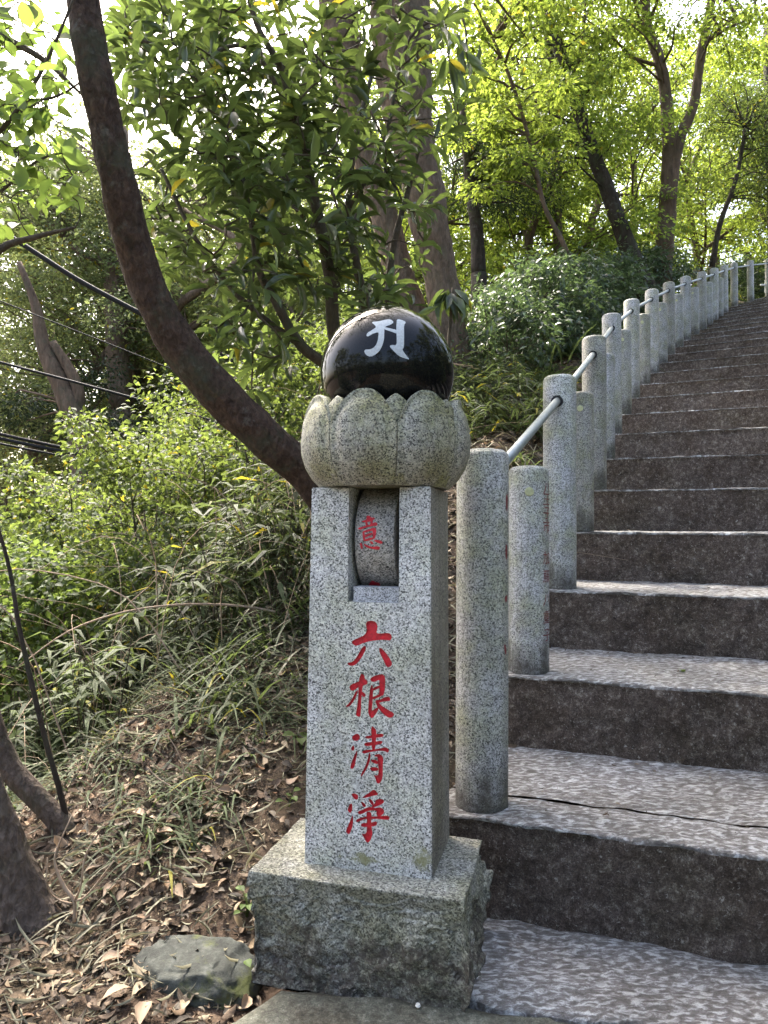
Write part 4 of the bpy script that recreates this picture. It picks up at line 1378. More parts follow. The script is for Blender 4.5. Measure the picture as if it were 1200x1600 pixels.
for tp in tips:
    d = np.linalg.norm(line - tp, axis=1)
    s = line[d.argmin()]
    line = np.vstack([line, tp])
    tubes.append(branch_to(s, tp, 0.006, 0.0025, rng, -0.1, 6, 4))
    tw = unit(tp - s + np.array([0, 0, 0.15]))
    nl = rng.integers(6, 11)
    e1 = unit(np.cross(tw, np.array([0.3, 0.2, 1.0]))); e2 = np.cross(tw, e1)
    ph0 = rng.random() * 6.28
    for k in range(nl):
        ph = ph0 + k * 2.4
        rad = math.cos(ph) * e1 + math.sin(ph) * e2
        ax = unit(tw * (0.55 + 0.3 * rng.random()) + rad * 0.9 + np.array([0, 0, -0.30 - 0.35 * rng.random()]))
        LP.append(tp - tw * 0.13 * rng.random() ** 1.5 + rad * 0.004); LA.append(ax)
        LN.append(np.array([0, 0, 1.0]) + rad * -0.3 + tw * 0.5 + rng.normal(size=3) * 0.35)
        LL.append(0.085 + 0.075 * rng.random())
LP, LA, LN, LL = map(np.array, (LP, LA, LN, LL))
link('trunk', limb_mesh([(np.asarray(v) - b0, f) for v, f in tubes], 'trunk', M['twig']), None, EV)
order = np.argsort(LP[:, 1] - 2.5 * LL)
big, rest = order[:300], order[300:]
link('foliage', leaf_mesh('foliage', LP[rest] - b0, LA[rest], LN[rest], LL[rest], LL[rest] * 0.29, M['leaf_ever'], 2, 0.22, 0.2), None, EV)['kind'] = 'stuff'
def leaf_objects(pos, axis, nrm, length, ratio, mat, parent, base, name='leaf', fold=0.2, droop=0.18):
    ms = []
    for dr in (droop * 0.5, droop, droop * 1.8):
        v, f = leaf_arrays(np.zeros((1, 3)), np.array([[1.0, 0, 0]]), np.array([[0, 0, 1.0]]), 1.0, ratio, 2, fold, dr)
        me = mesh_arr('leaf', v, f, True); me.materials.append(mat); ms.append(me)
    axis = unit(axis); side = unit(np.cross(nrm, axis)); up = np.cross(axis, side)
    for k in range(len(pos)):
        o = bpy.data.objects.new(name, ms[k % 3]); COL.objects.link(o)
        o.parent = parent
        L = length[k]
        m_ = Matrix(((axis[k][0] * L, side[k][0] * L, up[k][0] * L, pos[k][0] - base[0]),
                     (axis[k][1] * L, side[k][1] * L, up[k][1] * L, pos[k][1] - base[1]),
                     (axis[k][2] * L, side[k][2] * L, up[k][2] * L, pos[k][2] - base[2]), (0, 0, 0, 1)))
        o.matrix_basis = m_
leaf_objects(LP[big], LA[big], LN[big], LL[big], 0.29, M['leaf_ever'], EV, b0)

# ---- 6. light broad leaves hanging into the upper left corner
rng = np.random.default_rng(91)
br = [[(-60, 250, 2.3, 10), (0, 205, 2.3, 7), (60, 120, 2.3, 6), (110, 10, 2.3, 4), (130, -60, 2.35, 3)],
      [(-60, 460, 2.2, 16), (0, 390, 2.25, 12), (50, 372, 2.25, 9), (118, 355, 2.25, 4)],
      [(-60, 180, 2.5, 8), (20, 160, 2.5, 6), (90, 150, 2.5, 4), (150, 110, 2.5, 3)],
      [(-60, 20, 2.6, 14), (10, 60, 2.6, 12), (70, 95, 2.6, 9), (130, 150, 2.6, 4)],
      [(-60, 330, 2.5, 8), (0, 300, 2.5, 5), (60, 250, 2.5, 4), (120, 235, 2.5, 2.5)]]
limbs = [smooth_limb(s, 7, 4, 0.05, 20, 95 + i) for i, s in enumerate(br)]
line = np.vstack([c[:, :3] for t, c in limbs])
BRO = empty('overhanging_tree', tuple(line[0]))
tag(BRO, 'thin dark branches with light broad leaves reaching into the upper left corner', 'branch')
b0 = line[0]
tubes = [t for t, c in limbs]
P_, A_, N_, L_ = [], [], [], []
for cx_, cy_, rx_, ry_, n in [(35, 90, 85, 110, 112), (35, 240, 85, 90, 92), (15, 180, 70, 60, 50), (10, 320, 60, 50, 26), (100, 270, 45, 60, 20)]:
    for _ in range(n):
        a = rng.random() * 6.283; r = math.sqrt(rng.random())
        P_.append(np.array(at(cx_ + rx_ * r * math.cos(a), cy_ + ry_ * r * math.sin(a), 2.15 + 0.7 * rng.random())[:]))
P_ = np.array(P_)
P_ = P_[np.argsort([np.linalg.norm(line - t_, axis=1).min() for t_ in P_])]
for p in P_:
    s = line[np.linalg.norm(line - p, axis=1).argmin()]
    line = np.vstack([line, p])
    tubes.append(branch_to(s, p, 0.0025, 0.0012, rng, 0.05, 6, 3))
    A_.append(unit(rng.normal(size=3) * np.array([1, 0.8, 0.35]) + np.array([0, 0, -0.45])))
    N_.append(np.array([0, -0.25, 1.0]) + rng.normal(size=3) * 0.45); L_.append(0.05 + 0.045 * rng.random())
link('branch', limb_mesh([(np.asarray(v) - b0, f) for v, f in tubes], 'branch', M['twig']), None, BRO)
leaf_objects(np.array(P_), np.array(A_), np.array(N_), np.array(L_), 0.62, M['leaf_broad'], BRO, b0, droop=0.1)

# ---- 7. woodland further off: a few kinds, copied
def template(name, seed, H, trunk_r, crown_lo, crown_r, nclump, per, leaf, mat, bark, flat=0.35, ratio=0.55, lean=0.3):
    rng = np.random.default_rng(seed)
    pts = [np.array([0, 0, -0.4])]
    for k in range(1, 8):
        pts.append(np.array([rng.normal() * 0.12 * k * lean * 1.6, rng.normal() * 0.12 * k * lean * 1.6, H * 0.9 * k / 7]))
    Q = catmull(np.array(pts), 4)
    rad = trunk_r * np.linspace(1.15, 0.25, len(Q)) ** 0.9
    limbs = [(tube(Q, rad, 9, 0.1, 4.0, seed), Q)]
    for b in range(4):
        s = Q[int(len(Q) * (0.3 + 0.12 * b))]
        a = b * 1.7 + rng.random()
        e = s + np.array([math.cos(a), math.sin(a), 0.9]) * crown_r * 0.75
        P = catmull(np.array([s, s * 0.5 + e * 0.5 + np.array([0, 0, -0.15]) + rng.normal(size=3) * 0.1, e]), 4)
        limbs.append((tube(P, np.linspace(trunk_r * 0.5, 0.015, len(P)), 7), P))
    cl = []
    for k in range(nclump):
        a = rng.random() * 6.28; h = crown_lo + (H - crown_lo) * rng.random() ** 0.8
        rmax = crown_r * (0.45 + 0.55 * math.sin(math.pi * min(1, max(0.08, (h - crown_lo) / (H - crown_lo) * 0.85 + 0.12))))
        r = rmax * rng.random() ** 0.5
        cl.append((r * math.cos(a), r * math.sin(a), h, 0.38 + 0.42 * rng.random()))
    return tree(name, 'x', limbs, cl, dict(per=per, len=leaf, mat=mat, flat=flat, ratio=ratio), bark, seed=seed + 1, branch_r=0.022, loc=(0, 0, 0))
T_maple = template('maple_tree', 101, 8.5, 0.11, 1.6, 2.5, 88, 260, 0.075, M['leaf_maple'], M['bark_mid'], 0.28, 0.6)
T_broad = template('woodland_tree', 103, 9.5, 0.17, 2.2, 2.6, 110, 250, 0.085, M['leaf_pale'], M['bark_grey'], 0.5, 0.5, 0.6)
T_dark = template('evergreen_forest_tree', 105, 10.0, 0.18, 1.2, 2.2, 110, 260, 0.07, M['leaf_mid'], M['bark_dark'], 0.45, 0.45)
used = set()
def put(T, x, y, s, label, group, rz=None, dz=0.0):
    rz = rng.random() * 6.28 if rz is None else rz
    loc = (x, y, tz(x, y) - 0.1 + dz)
    if T.name not in used:
        used.add(T.name)
        T.location = loc; T.rotation_euler = (0, 0, rz); T.scale = (s, s, s)
        T['label'] = label; T['group'] = group
        return T
    return copy_tree(T, loc, rz, s, label, group)
rng = np.random.default_rng(120)
G1, G2, G3 = 'bright green trees above the stairs', 'pale trees beyond the road', 'trees of the wood around the stairs'
for x, y, s in [(2.6, 12.8, 0.95), (4.6, 15.5, 1.0), (0.9, 14.0, 1.05), (6.4, 18.5, 1.1), (3.2, 19.0, 1.2), (9.2, 21.0, 1.2), (11.8, 18.8, 1.1), (0.2, 19.5, 1.2), (7.0, 25.0, 1.4), (12.5, 27.0, 1.5), (3.5, 28.0, 1.5), (1.9, 16.5, 1.15), (12.6, 22.5, 1.2), (14.6, 25.5, 1.3)]:
    put(T_maple, x, y, s, 'bright yellow-green leafy tree in the woodland beyond the stairs', G1)
for x, y, s in [(-7.2, 15.0, 1.0), (-4.6, 17.5, 1.05), (-9.8, 18.5, 1.15), (-2.6, 21.0, 1.1), (-6.8, 23.5, 1.2), (-12.5, 23.0, 1.3), (-10.5, 12.0, 0.95), (-3.6, 27.0, 1.3), (-8.8, 30.0, 1.4), (-3.3, 14.2, 1.0), (-1.9, 17.0, 1.1), (-8.0, 20.0, 1.3), (-4.8, 21.0, 1.4), (-6.2, 16.0, 1.2)]:
    put(T_broad, x, y, s, 'pale hazy green tree beyond the road on the left', G2)
for x, y, s in [(-1.2, 13.5, 0.95), (-0.2, 25.0, 1.3), (16, 24, 1.4), (9.0, 33.0, 1.6), (-5.5, 34.0, 1.5), (2.0, 35.0, 1.6)]:
    put(T_dark, x, y, s, 'dark green tree deep in the woodland behind', G3)
G4 = 'trees behind the viewer'
for x, y, s in [(5.2, 0.6, 0.62), (5.4, 3.6, 0.7), (5.8, -1.6, 0.62), (4.4, -4.6, 0.55), (0.8, -7.4, 0.6), (6.8, 6.4, 0.9), (7.7, 2.0, 0.9), (6.8, -5.0, 0.7), (-2.8, -8.4, 0.65), (2.6, -9.5, 0.75), (9.5, -1.0, 1.0), (9.6, 8.6, 1.1)]:
    put(T_dark, x, y, s, 'dark woodland tree outside the view, seen only in the ball', G4)
for x, y, s in [(-7.4, -2.2, 0.62), (-8.2, 1.8, 0.75), (-6.2, -6.0, 0.6), (-9.5, -6.0, 0.8), (-10.5, 0.0, 0.9)]:
    put(T_broad, x, y, s, 'pale leafy tree outside the view, seen only in the ball', G4)

# trunks that can be picked out on the left
lt = [
 ('forked trunk of a broken tree beyond the cables', [(140, 760, 11.5, 52), (132, 690, 11.5, 46), (108, 630, 11.5, 34), (86, 580, 11.5, 28), (68, 540, 11.5, 23), (56, 480, 11.5, 15), (30, 410, 11.5, 8)], [(118, 660, 11.5, 26), (122, 610, 11.5, 20), (104, 570, 11.5, 17), (82, 535, 11.5, 12)], 'bark_mid', [(-30, 190, 560, 680, 11.8, 13.5, 14, 0.35, 0.6)], 'leaf_dark'),
 ('pale trunk with side branch behind the leaning tree', [(190, 640, 14.0, 38), (182, 520, 14.0, 34), (180, 440, 14.0, 32), (186, 340, 14.0, 28), (190, 200, 14.0, 22)], [(180, 430, 14.0, 20), (160, 410, 14.0, 15), (130, 398, 14.0, 12), (100, 372, 14.0, 8)], 'bark_grey', [(-20, 200, 250, 380, 13.2, 15.5, 34, 0.4, 0.7), (190, 330, 420, 560, 13.5, 15.5, 18, 0.3, 0.6)], 'leaf_pale'),
 ('reddish bare trunk below the leaning tree', [(278, 840, 9.5, 16), (276, 780, 9.5, 15), (280, 730, 9.5, 13), (268, 680, 9.5, 9), (258, 640, 9.5, 6)], [(280, 730, 9.5, 8), (305, 712, 9.5, 6), (330, 690, 9.5, 3)], 'bark_mid', [(230, 420, 640, 780, 9.0, 10.8, 12, 0.2, 0.38)], 'leaf_mid'),
]
for k, (lb, p1, p2, bk, bx_, lf) in enumerate(lt):
    l1 = smooth_limb(p1, 10, 5, 0.1, 4.0, 130 + k); l2 = smooth_limb(p2, 8, 5, 0.1, 4.0, 140 + k)
    tree('roadside_tree', lb, [l1, l2], px_clumps(bx_, np.random.default_rng(150 + k)), dict(per=220, len=0.075, mat=M[lf], ratio=0.5, flat=0.5), M[bk], seed=160 + k, branch_r=0.02)

# ---- 8. shrubs
def shrub(name, seed, H, R, nst, nclump, per, leaf, mat, ratio, flat=0.7, cr=(0.14, 0.3), fine=1):
    rng = np.random.default_rng(seed)
    limbs = []
    for k in range(nst):
        a = rng.random() * 6.28
        e = np.array([math.cos(a) * R * 0.6 * rng.random(), math.sin(a) * R * 0.6 * rng.random(), H * (0.6 + 0.3 * rng.random())])
        P = catmull(np.array([[0.06 * math.cos(a), 0.06 * math.sin(a), -0.15], e * np.array([0.35, 0.35, 0.5]) + rng.normal(size=3) * 0.04, e]), 4)
        limbs.append((tube(P, np.linspace(0.014, 0.005, len(P)), 5), P))
    cl = []
    for k in range(nclump):
        a = rng.random() * 6.28; h = H * (0.12 + 0.88 * rng.random() ** 0.8); r = R * math.sqrt(rng.random()) * (0.55 + 0.45 * math.sin(math.pi * min(h / H, 0.95)))
        cl.append((r * math.cos(a), r * math.sin(a), h, cr[0] + (cr[1] - cr[0]) * rng.random()))
    return tree(name, 'x', limbs, cl, dict(per=per, len=leaf, mat=mat, flat=flat, ratio=ratio, fine=fine, droop=0.3), M['twig'], 'shrub', None, seed + 1, 0.005, (0, 0, 0), 'foliage')
S_light = shrub('leafy_shrub', 201, 1.9, 0.95, 9, 75, 110, 0.05, M['leaf_mid'], 0.6)
S_bright = shrub('bright_shrub', 203, 1.5, 0.85, 8, 60, 110, 0.055, M['leaf_bank'], 0.62)
S_dark = shrub('glossy_shrub', 205, 1.25, 0.75, 8, 60, 70, 0.085, M['leaf_shrub'], 0.36)
rng = np.random.default_rng(210)
GS1, GS2, GS3 = 'shrubs on the bank below the leaning tree', 'bright shrubs by the road', 'dark glossy shrubs beside the posts'
for x, y, s in [(-1.6, 4.9, 0.9), (-2.3, 5.6, 1.0), (-1.0, 5.6, 0.95), (-3.1, 6.4, 1.1), (-1.5, 6.8, 1.1), (-0.5, 6.6, 1.0), (-2.5, 7.8, 1.2), (0.2, 7.6, 1.0)]:
    put(S_light, x, y, s, 'mid-green shrub in the tangle below the leaning trunk', GS1)
for x, y, s in [(-2.9, 5.0, 1.15), (-3.7, 6.0, 1.3), (-2.0, 4.3, 0.85), (-4.6, 7.2, 1.5), (-3.3, 8.4, 1.4), (-1.4, 8.8, 1.4), (-5.2, 9.5, 1.6)]:
    put(S_bright, x, y, s, 'bright light-green shrub beside the road below', GS2)
for x, y, s in [(1.15, 7.0, 0.85), (1.65, 7.9, 0.95), (2.2, 8.8, 1.0), (1.0, 8.2, 0.9), (2.7, 9.8, 1.0), (3.5, 10.8, 1.0), (1.7, 9.6, 1.1), (0.7, 9.2, 1.0), (4.3, 12.0, 1.0), (5.2, 13.2, 1.0), (9.6, 19.4, 1.7), (11.0, 20.6, 1.9), (12.6, 21.0, 2.0)]:
    put(S_dark, x, y, s, 'dark blue-green glossy shrub on the bank behind the posts', GS3)
for x, y, s in [(4.5, -0.4, 1.9), (4.4, 1.9, 1.9), (4.6, -2.6, 2.0), (2.6, -4.8, 1.9), (0.4, -5.4, 1.9), (-1.8, -6.0, 1.9), (5.2, 5.2, 2.2), (6.2, 0.6, 2.4), (6.0, 3.0, 2.4), (-4.2, -2.4, 1.7), (-4.8, 0.8, 1.8), (-3.6, -5.0, 1.9)]:
    put(S_dark, x, y, s, 'large dark shrub outside the view, seen only in the ball', 'shrubs behind the viewer')
# small glossy sprig just right of the ball
rng = np.random.default_rng(220)
SP = empty('glossy_sprig', tuple(at(700, 560, 5.6)))
tag(SP, 'sprig of drooping dark glossy leaves just right of the ball', 'plant')
b0 = np.array(SP.location)
sp_t, sp_c = smooth_limb([(700, 640, 5.6, 6), (700, 560, 5.6, 6), (704, 500, 5.6, 5), (708, 450, 5.6, 4)], 6, 4)
link('stem', limb_mesh([(np.asarray(sp_t[0]) - b0, sp_t[1])], 'stem', M['twig']), None, SP)
n = 22
a = np.arange(n) * 2.4
pos = np.array([at(708 + 10 * math.cos(x) - 5, 452 + 3.0 * (i % 6), 5.6)[:] for i, x in enumerate(a)])
ax = np.stack([np.cos(a), np.sin(a) * 0.9, -0.55 - 0.5 * rng.random(n)], 1)
leaf_objects(pos, ax, np.tile([0, 0, 1.0], (n, 1)) + 0.3 * rng.normal(size=(n, 3)), 0.16 + 0.07 * rng.random(n), 0.36, M['leaf_ever'], SP, b0, droop=0.35)

# ---- 9. bamboo grass and blades
def blades(name, base, direction, length, width, bend, mat, seg=4):
    N = len(base)
    d = unit(direction)
    side = unit(np.cross(d, np.array([0, 0, 1.0]) + 0.01) + 0)
    V = []
    h = unit(d * np.array([1, 1, 0]) + 1e-6)
    for k in range(seg + 1):
        t = k / seg
        c = base + d * (length * t)[:, None] + h * (bend * length * t * t * 0.4)[:, None] - np.array([0, 0, 1.0]) * (bend * length * t * t)[:, None]
        wv = width * (math.sin(math.pi * min(0.97, 0.14 + 0.86 * t)) ** 0.7)
        V.append(c - side * (wv * 0.5)[:, None]); V.append(c + side * (wv * 0.5)[:, None])
    V = np.stack(V, 1)
    tf = np.array([(2 * k, 2 * k + 1, 2 * k + 3, 2 * k + 2) for k in range(seg)])
    Fc = tf[None] + (np.arange(N) * (2 * seg + 2))[:, None, None]
    me = mesh_arr(name, V.reshape(-1, 3), Fc.reshape(-1, 4), True)
    me.materials.append(mat)
    return me
def scatter(n, xr, yr, rng, test=None):
    x = xr[0] + (xr[1] - xr[0]) * rng.random(n); y = yr[0] + (yr[1] - yr[0]) * rng.random(n)
    z = terrain(x, y)
    d = (path_x(y) - x)
    ok = d > 0.16
    if test is not None:
        ok &= test(x, y, d)
    return np.stack([x[ok], y[ok], z[ok]], 1)
def grass(name, base, rng, L, W, bend, mat, spread=0.7):
    n = len(base)
    a = rng.random(n) * 6.283
    dr = np.stack([np.cos(a) * spread, np.sin(a) * spread, np.ones(n) * (0.5 + 0.6 * rng.random(n))], 1)
    return blades(name, base, dr, L * (0.5 + rng.random(n)), W * (0.7 + 0.6 * rng.random(n)), bend * (0.4 + rng.random(n)), mat)
rng = np.random.default_rng(300)
NP = lambda x, y, s, seed: vnoise(np.stack([x * s, y * s, 0 * x], 1), seed)
b = scatter(30000, (-3.2, 1.6), (2.5, 7.5), rng, lambda x, y, d: (d > 0.45) & (NP(x, y, 2.0, 70) > -0.15) & ((y > 3.0) | (x < -0.45)))
kind(link('grass', grass('grass', b, rng, 0.26, 0.011, 0.7, M['leaf_bamboo'])), 'stuff', 'green bamboo grass covering the bank')
b = scatter(7500, (-2.6, 1.9), (2.6, 6.5), rng, lambda x, y, d: (d > 0.25) & (NP(x, y, 2.6, 71) > 0.0) & (rng.random(len(x)) < (y - 2.2)))
kind(link('dry_grass', grass('dry_grass', b, rng, 0.20, 0.009, 0.9, M['leaf_drygrass'], 1.1)), 'stuff', 'dry pale grass tangled on the bank')
b = scatter(900, (-1.5, -0.45), (1.2, 2.1), rng, lambda x, y, d: (NP(x, y, 3.5, 72) > 0.1) & (x < -0.5))
kind(link('dry_grass', grass('dry_grass', b, rng, 0.10, 0.006, 1.0, M['leaf_drygrass'], 2.4)), 'stuff', 'pale dry grass blades in the lower left corner')
b = scatter(3600, (-1.6, 0.05), (1.9, 3.3), rng, lambda x, y, d: (d > 0.35) & (NP(x, y, 3.2, 74) > 0.0))
kind(link('grass', grass('grass', b, rng, 0.13, 0.007, 0.8, M['leaf_bamboo'])), 'stuff', 'sparse weeds growing through the litter')
b = scatter(12000, (-6, 9), (6.5, 22), rng, lambda x, y, d: (d > 0.4))
kind(link('undergrowth', grass('undergrowth', b, rng, 0.5, 0.03, 0.7, M['leaf_bamboo'])), 'stuff', 'far undergrowth on the wooded slope')
# bamboo grass plants: leafy canes
rng = np.random.default_rng(310)
def cane_plants(name, label, spots, H, leaf, mat, seed):
    rng = np.random.default_rng(seed)
    tubes, P, A, N, Ls = [], [], [], [], []
    for x, y in spots:
        z = tz(x, y)
        for c in range(rng.integers(3, 6)):
            a = rng.random() * 6.28
            t = np.array([x + math.cos(a) * 0.28 * H, y + math.sin(a) * 0.28 * H, z + H * (0.6 + 0.5 * rng.random())])
            Q = catmull(np.array([[x, y, z - 0.03], [x + math.cos(a) * 0.06, y + math.sin(a) * 0.06, z + H * 0.4], t]), 3)
            tubes.append(tube(Q, np.linspace(0.003, 0.0012, len(Q)), 3, cap=False))
            for k in range(9):
                f = 0.3 + 0.7 * rng.random()
                p = Q[min(len(Q) - 1, int(f * (len(Q) - 1) + 0.5))]
                b_ = rng.random() * 6.28
                P.append(p); A.append([math.cos(b_), math.sin(b_), 0.25 - 0.5 * rng.random()]); N.append([0, 0, 1.0]); Ls.append(leaf * (0.6 + 0.8 * rng.random()))
    P, A, N, Ls = map(np.array, (P, A, N, Ls))
    N = N + 0.3 * rng.normal(size=N.shape)
    e = empty(name, tuple(P[0])); tag(e, label, 'bamboo grass')
    link('cane', limb_mesh([(np.asarray(v) - P[0], f) for v, f in tubes], 'cane', M['twig']), None, e)
    link('foliage', leaf_mesh('foliage', P - P[0], A, N, Ls, Ls * 0.13, mat, 1, 0.1, 0.3), None, e)
cane_plants('bamboo_grass', 'thicket of bamboo grass under the leaning trunk left of the pillar', [(-0.35 - 1.3 * rng.random(), 3.3 + 1.8 * rng.random()) for _ in range(95)], 0.62, 0.16, M['leaf_bamboo'], 311)
cane_plants('bamboo_grass', 'bamboo grass clumps on the bank between ball and second tall post', [(0.45 + 0.75 * rng.random(), 5.0 + 1.7 * rng.random()) for _ in range(34)], 0.42, 0.15, M['leaf_bamboo'], 312)
cane_plants('bamboo_grass', 'low bamboo grass above the road at the left edge', [(-2.6 + 1.6 * rng.random(), 2.9 + 1.6 * rng.random()) for _ in range(70)], 0.5, 0.14, M['leaf_bamboo'], 313)

rng = np.random.default_rng(330)
tb = []
for k in range(330):
    x0_, y0_ = -3.0 + 3.0 * rng.random(), 2.9 + 3.2 * rng.random()
    z0_ = tz(x0_, y0_)
    a = rng.random() * 6.28; ln = 0.35 + 0.7 * rng.random(); hh = 0.25 + 0.6 * rng.random()
    P_ = catmull(np.array([[x0_, y0_, z0_ - 0.03], [x0_ + math.cos(a) * ln * 0.3, y0_ + math.sin(a) * ln * 0.3, z0_ + hh * 0.75], [x0_ + math.cos(a) * ln * 0.7 + 0.06 * rng.normal(), y0_ + math.sin(a) * ln * 0.7, z0_ + hh], [x0_ + math.cos(a) * ln, y0_ + math.sin(a) * ln, z0_ + hh * (0.6 + 0.6 * rng.random())]]), 3)
    r0_ = 0.0015 + 0.003 * rng.random() ** 2
    tb.append(tube(P_, np.linspace(r0_, r0_ * 0.4, len(P_)), 4, cap=False))
kind(link('stems', limb_mesh(tb, 'stems', M['twig_pale'])), 'stuff', 'tangle of thin dry stems on the bank')
# ---- 10. fallen leaves
def litter_mesh(name, b, rng, l0, l1, mat, ratio, lift=0.012, tilt=0.45, fold=0.35):
    n = len(b)
    a = rng.random(n) * 6.283
    ax = np.stack([np.cos(a), np.sin(a), tilt * rng.normal(size=n) * 0.6], 1)
    nr = np.stack([rng.normal(size=n) * tilt, rng.normal(size=n) * tilt, np.where(rng.random(n) > 0.4, 1.0, -1.0)], 1)
    L = l0 + (l1 - l0) * rng.random(n) ** 1.6
    p = b + np.stack([0 * L, 0 * L, lift * rng.random(n) + 0.004], 1)
    return leaf_mesh(name, p, ax, nr, L, L * ratio * (0.7 + 0.6 * rng.random(n)), mat, 2, fold, 0.25)
rng = np.random.default_rng(400)
near = lambda x, y, d: ~((np.abs((x - MON.location.x) * math.cos(0.26) - (y - MON.location.y) * math.sin(0.26)) < 0.235) & (np.abs((x - MON.location.x) * math.sin(0.26) + (y - MON.location.y) * math.cos(0.26)) < 0.155)) & ~((x > -0.36) & (y < 1.45))
b = scatter(16000, (-1.9, 0.9), (1.0, 4.6), rng, near)
kind(link('leaf_litter', litter_mesh('leaf_litter', b, rng, 0.014, 0.050, M['litter'], 0.5, 0.010, 0.38, 0.25)), 'stuff', 'brown fallen leaves covering the soil')
b = scatter(22000, (-1.7, 0.7), (1.0, 3.6), rng, near)
kind(link('wood_chips', litter_mesh('wood_chips', b, rng, 0.006, 0.022, M['litter'], 0.4, 0.01, 0.8)), 'stuff', 'crumbled leaf and bark bits on the soil')
b = scatter(5200, (-1.8, 0.7), (1.0, 3.8), rng, near)
kind(link('straw', litter_mesh('straw', b, rng, 0.03, 0.11, M['leaf_drygrass'], 0.055, 0.02, 0.25, 0.1)), 'stuff', 'straw and thin dry stalks lying on the litter')
b = scatter(2200, (-1.8, 1.6), (1.0, 6.0), rng, near)
kind(link('leaf_litter', litter_mesh('leaf_litter', b, rng, 0.02, 0.055, M['litter_tan'], 0.5, 0.02, 0.6)), 'stuff', 'paler dry leaves and chips among the litter')
b = scatter(6000, (0.0, 3.2), (3.6, 9.0), rng, lambda x, y, d: d < 2.2)
kind(link('leaf_litter', litter_mesh('leaf_litter', b, rng, 0.025, 0.075, M['litter'], 0.5, 0.02)), 'stuff', 'fallen leaves on the bank behind the posts')
# bits of bark and needles blown onto the treads
ss, tt_ = rng.random(900), rng.random(900)
ii = rng.integers(1, 9, 900)
pb3 = []
for i_, u_, t_ in zip(ii, ss, tt_):
    L0_, r0_, f0_ = nose(int(i_)); t_ = 1 - (1 - t_) * 1.0 if t_ < 0.4 else 0.75 + 0.22 * t_
    q = L0_ + r0_ * (u_ ** 1.4) * 2.2 + f0_ * (0.03 + 0.50 * t_)
    pb3.append((q[0], q[1], RISE * i_ + 0.008))
kind(link('debris', litter_mesh('debris', np.array(pb3), rng, 0.005, 0.018, M['litter'], 0.3, 0.004, 0.2)), 'stuff', 'crumbs of bark and leaf on the treads')
def on_ground(px, py):
    d = ray(px, py)
    lo, hi = 0.6, 12.0
    f = lambda t: (CAMP + d * t).z - tz((CAMP + d * t).x, (CAMP + d * t).y)
    ts = np.linspace(lo, hi, 160)
    p = 1.5
    for a_, b_ in zip(ts[:-1], ts[1:]):
        if f(b_) < 0:
            p = b_
            for _ in range(12):
                m_ = (a_ + b_) / 2
                if f(m_) < 0: b_ = m_
                else: a_ = m_
            p = b_
            break
    return CAMP + d * p
tan_me = []
for fo, dr in ((0.2, 0.25), (0.45, 0.1), (0.1, 0.45)):
    v, f = leaf_arrays(np.zeros((1, 3)), np.array([[1.0, 0, 0]]), np.array([[0, 0, 1.0]]), 1.0, 0.62, 2, fo, dr)
    me = mesh_arr('fallen_leaf', v, f, True); me.materials.append(M['litter_tan']); tan_me.append(me)
rng = np.random.default_rng(420)
tan_spots = [(241, 1316, 0.055, 'broad tan fallen leaf lying alone on the dark litter left of the pillar'), (231, 1582, 0.055, 'pale tan fallen leaf at the bottom edge below the dark rock'),
             (206, 1560, 0.06, 'grey-brown fallen leaf beside the pale one at the bottom edge'), (455, 1122, 0.05, None), (380, 1085, 0.05, None), (325, 1225, 0.06, None), (320, 1285, 0.05, None), (155, 1520, 0.05, None), (300, 1250, 0.05, None), (430, 1175, 0.045, None), (185, 1395, 0.05, None), (365, 1445, 0.04, None), (345, 1290, 0.045, None), (270, 1400, 0.05, None)]
for k, (px, py, L, lb) in enumerate(tan_spots):
    p = on_ground(px, py)
    o = link('fallen_leaf', tan_me[k % 3], None, None, (p.x, p.y, p.z + 0.022), (0.5 * rng.normal() * 0.5 + 0.15, 0.35 * rng.normal(), rng.random() * 6.28))
    o.scale = (L, L, L)
    tag(o, lb or 'small tan fallen leaf among the brown litter left of the pillar', 'leaf', 'tan fallen leaves on the litter')
gl = mesh_arr('g', *leaf_arrays(np.zeros((1, 3)), np.array([[1.0, 0, 0]]), np.array([[0, 0, 1.0]]), 0.03, 0.026, 2, 0.3, 0.2)); gl.materials.append(M['leaf_ever'])
p = on_z(1062, 1048, RISE * 2 + 0.006)
tag(link('fallen_leaf', gl, None, None, (p.x, p.y, p.z + 0.004), (0.2, 0.3, 0.8)), 'small green leaf lying on the third tread', 'leaf')
pb_ = MB(); v, f = lathe([(0.003, -0.003), (0.0055, 0.0), (0.004, 0.0035)], 8); pb_.add(v, f)
p = on_z(653, 1573, 0.0)
tag(link('pebble', pb_.mesh('pebble'), M['pebble'], None, (p.x, p.y, 0.002)), 'tiny white pebble on the paving before the base block', 'pebble')

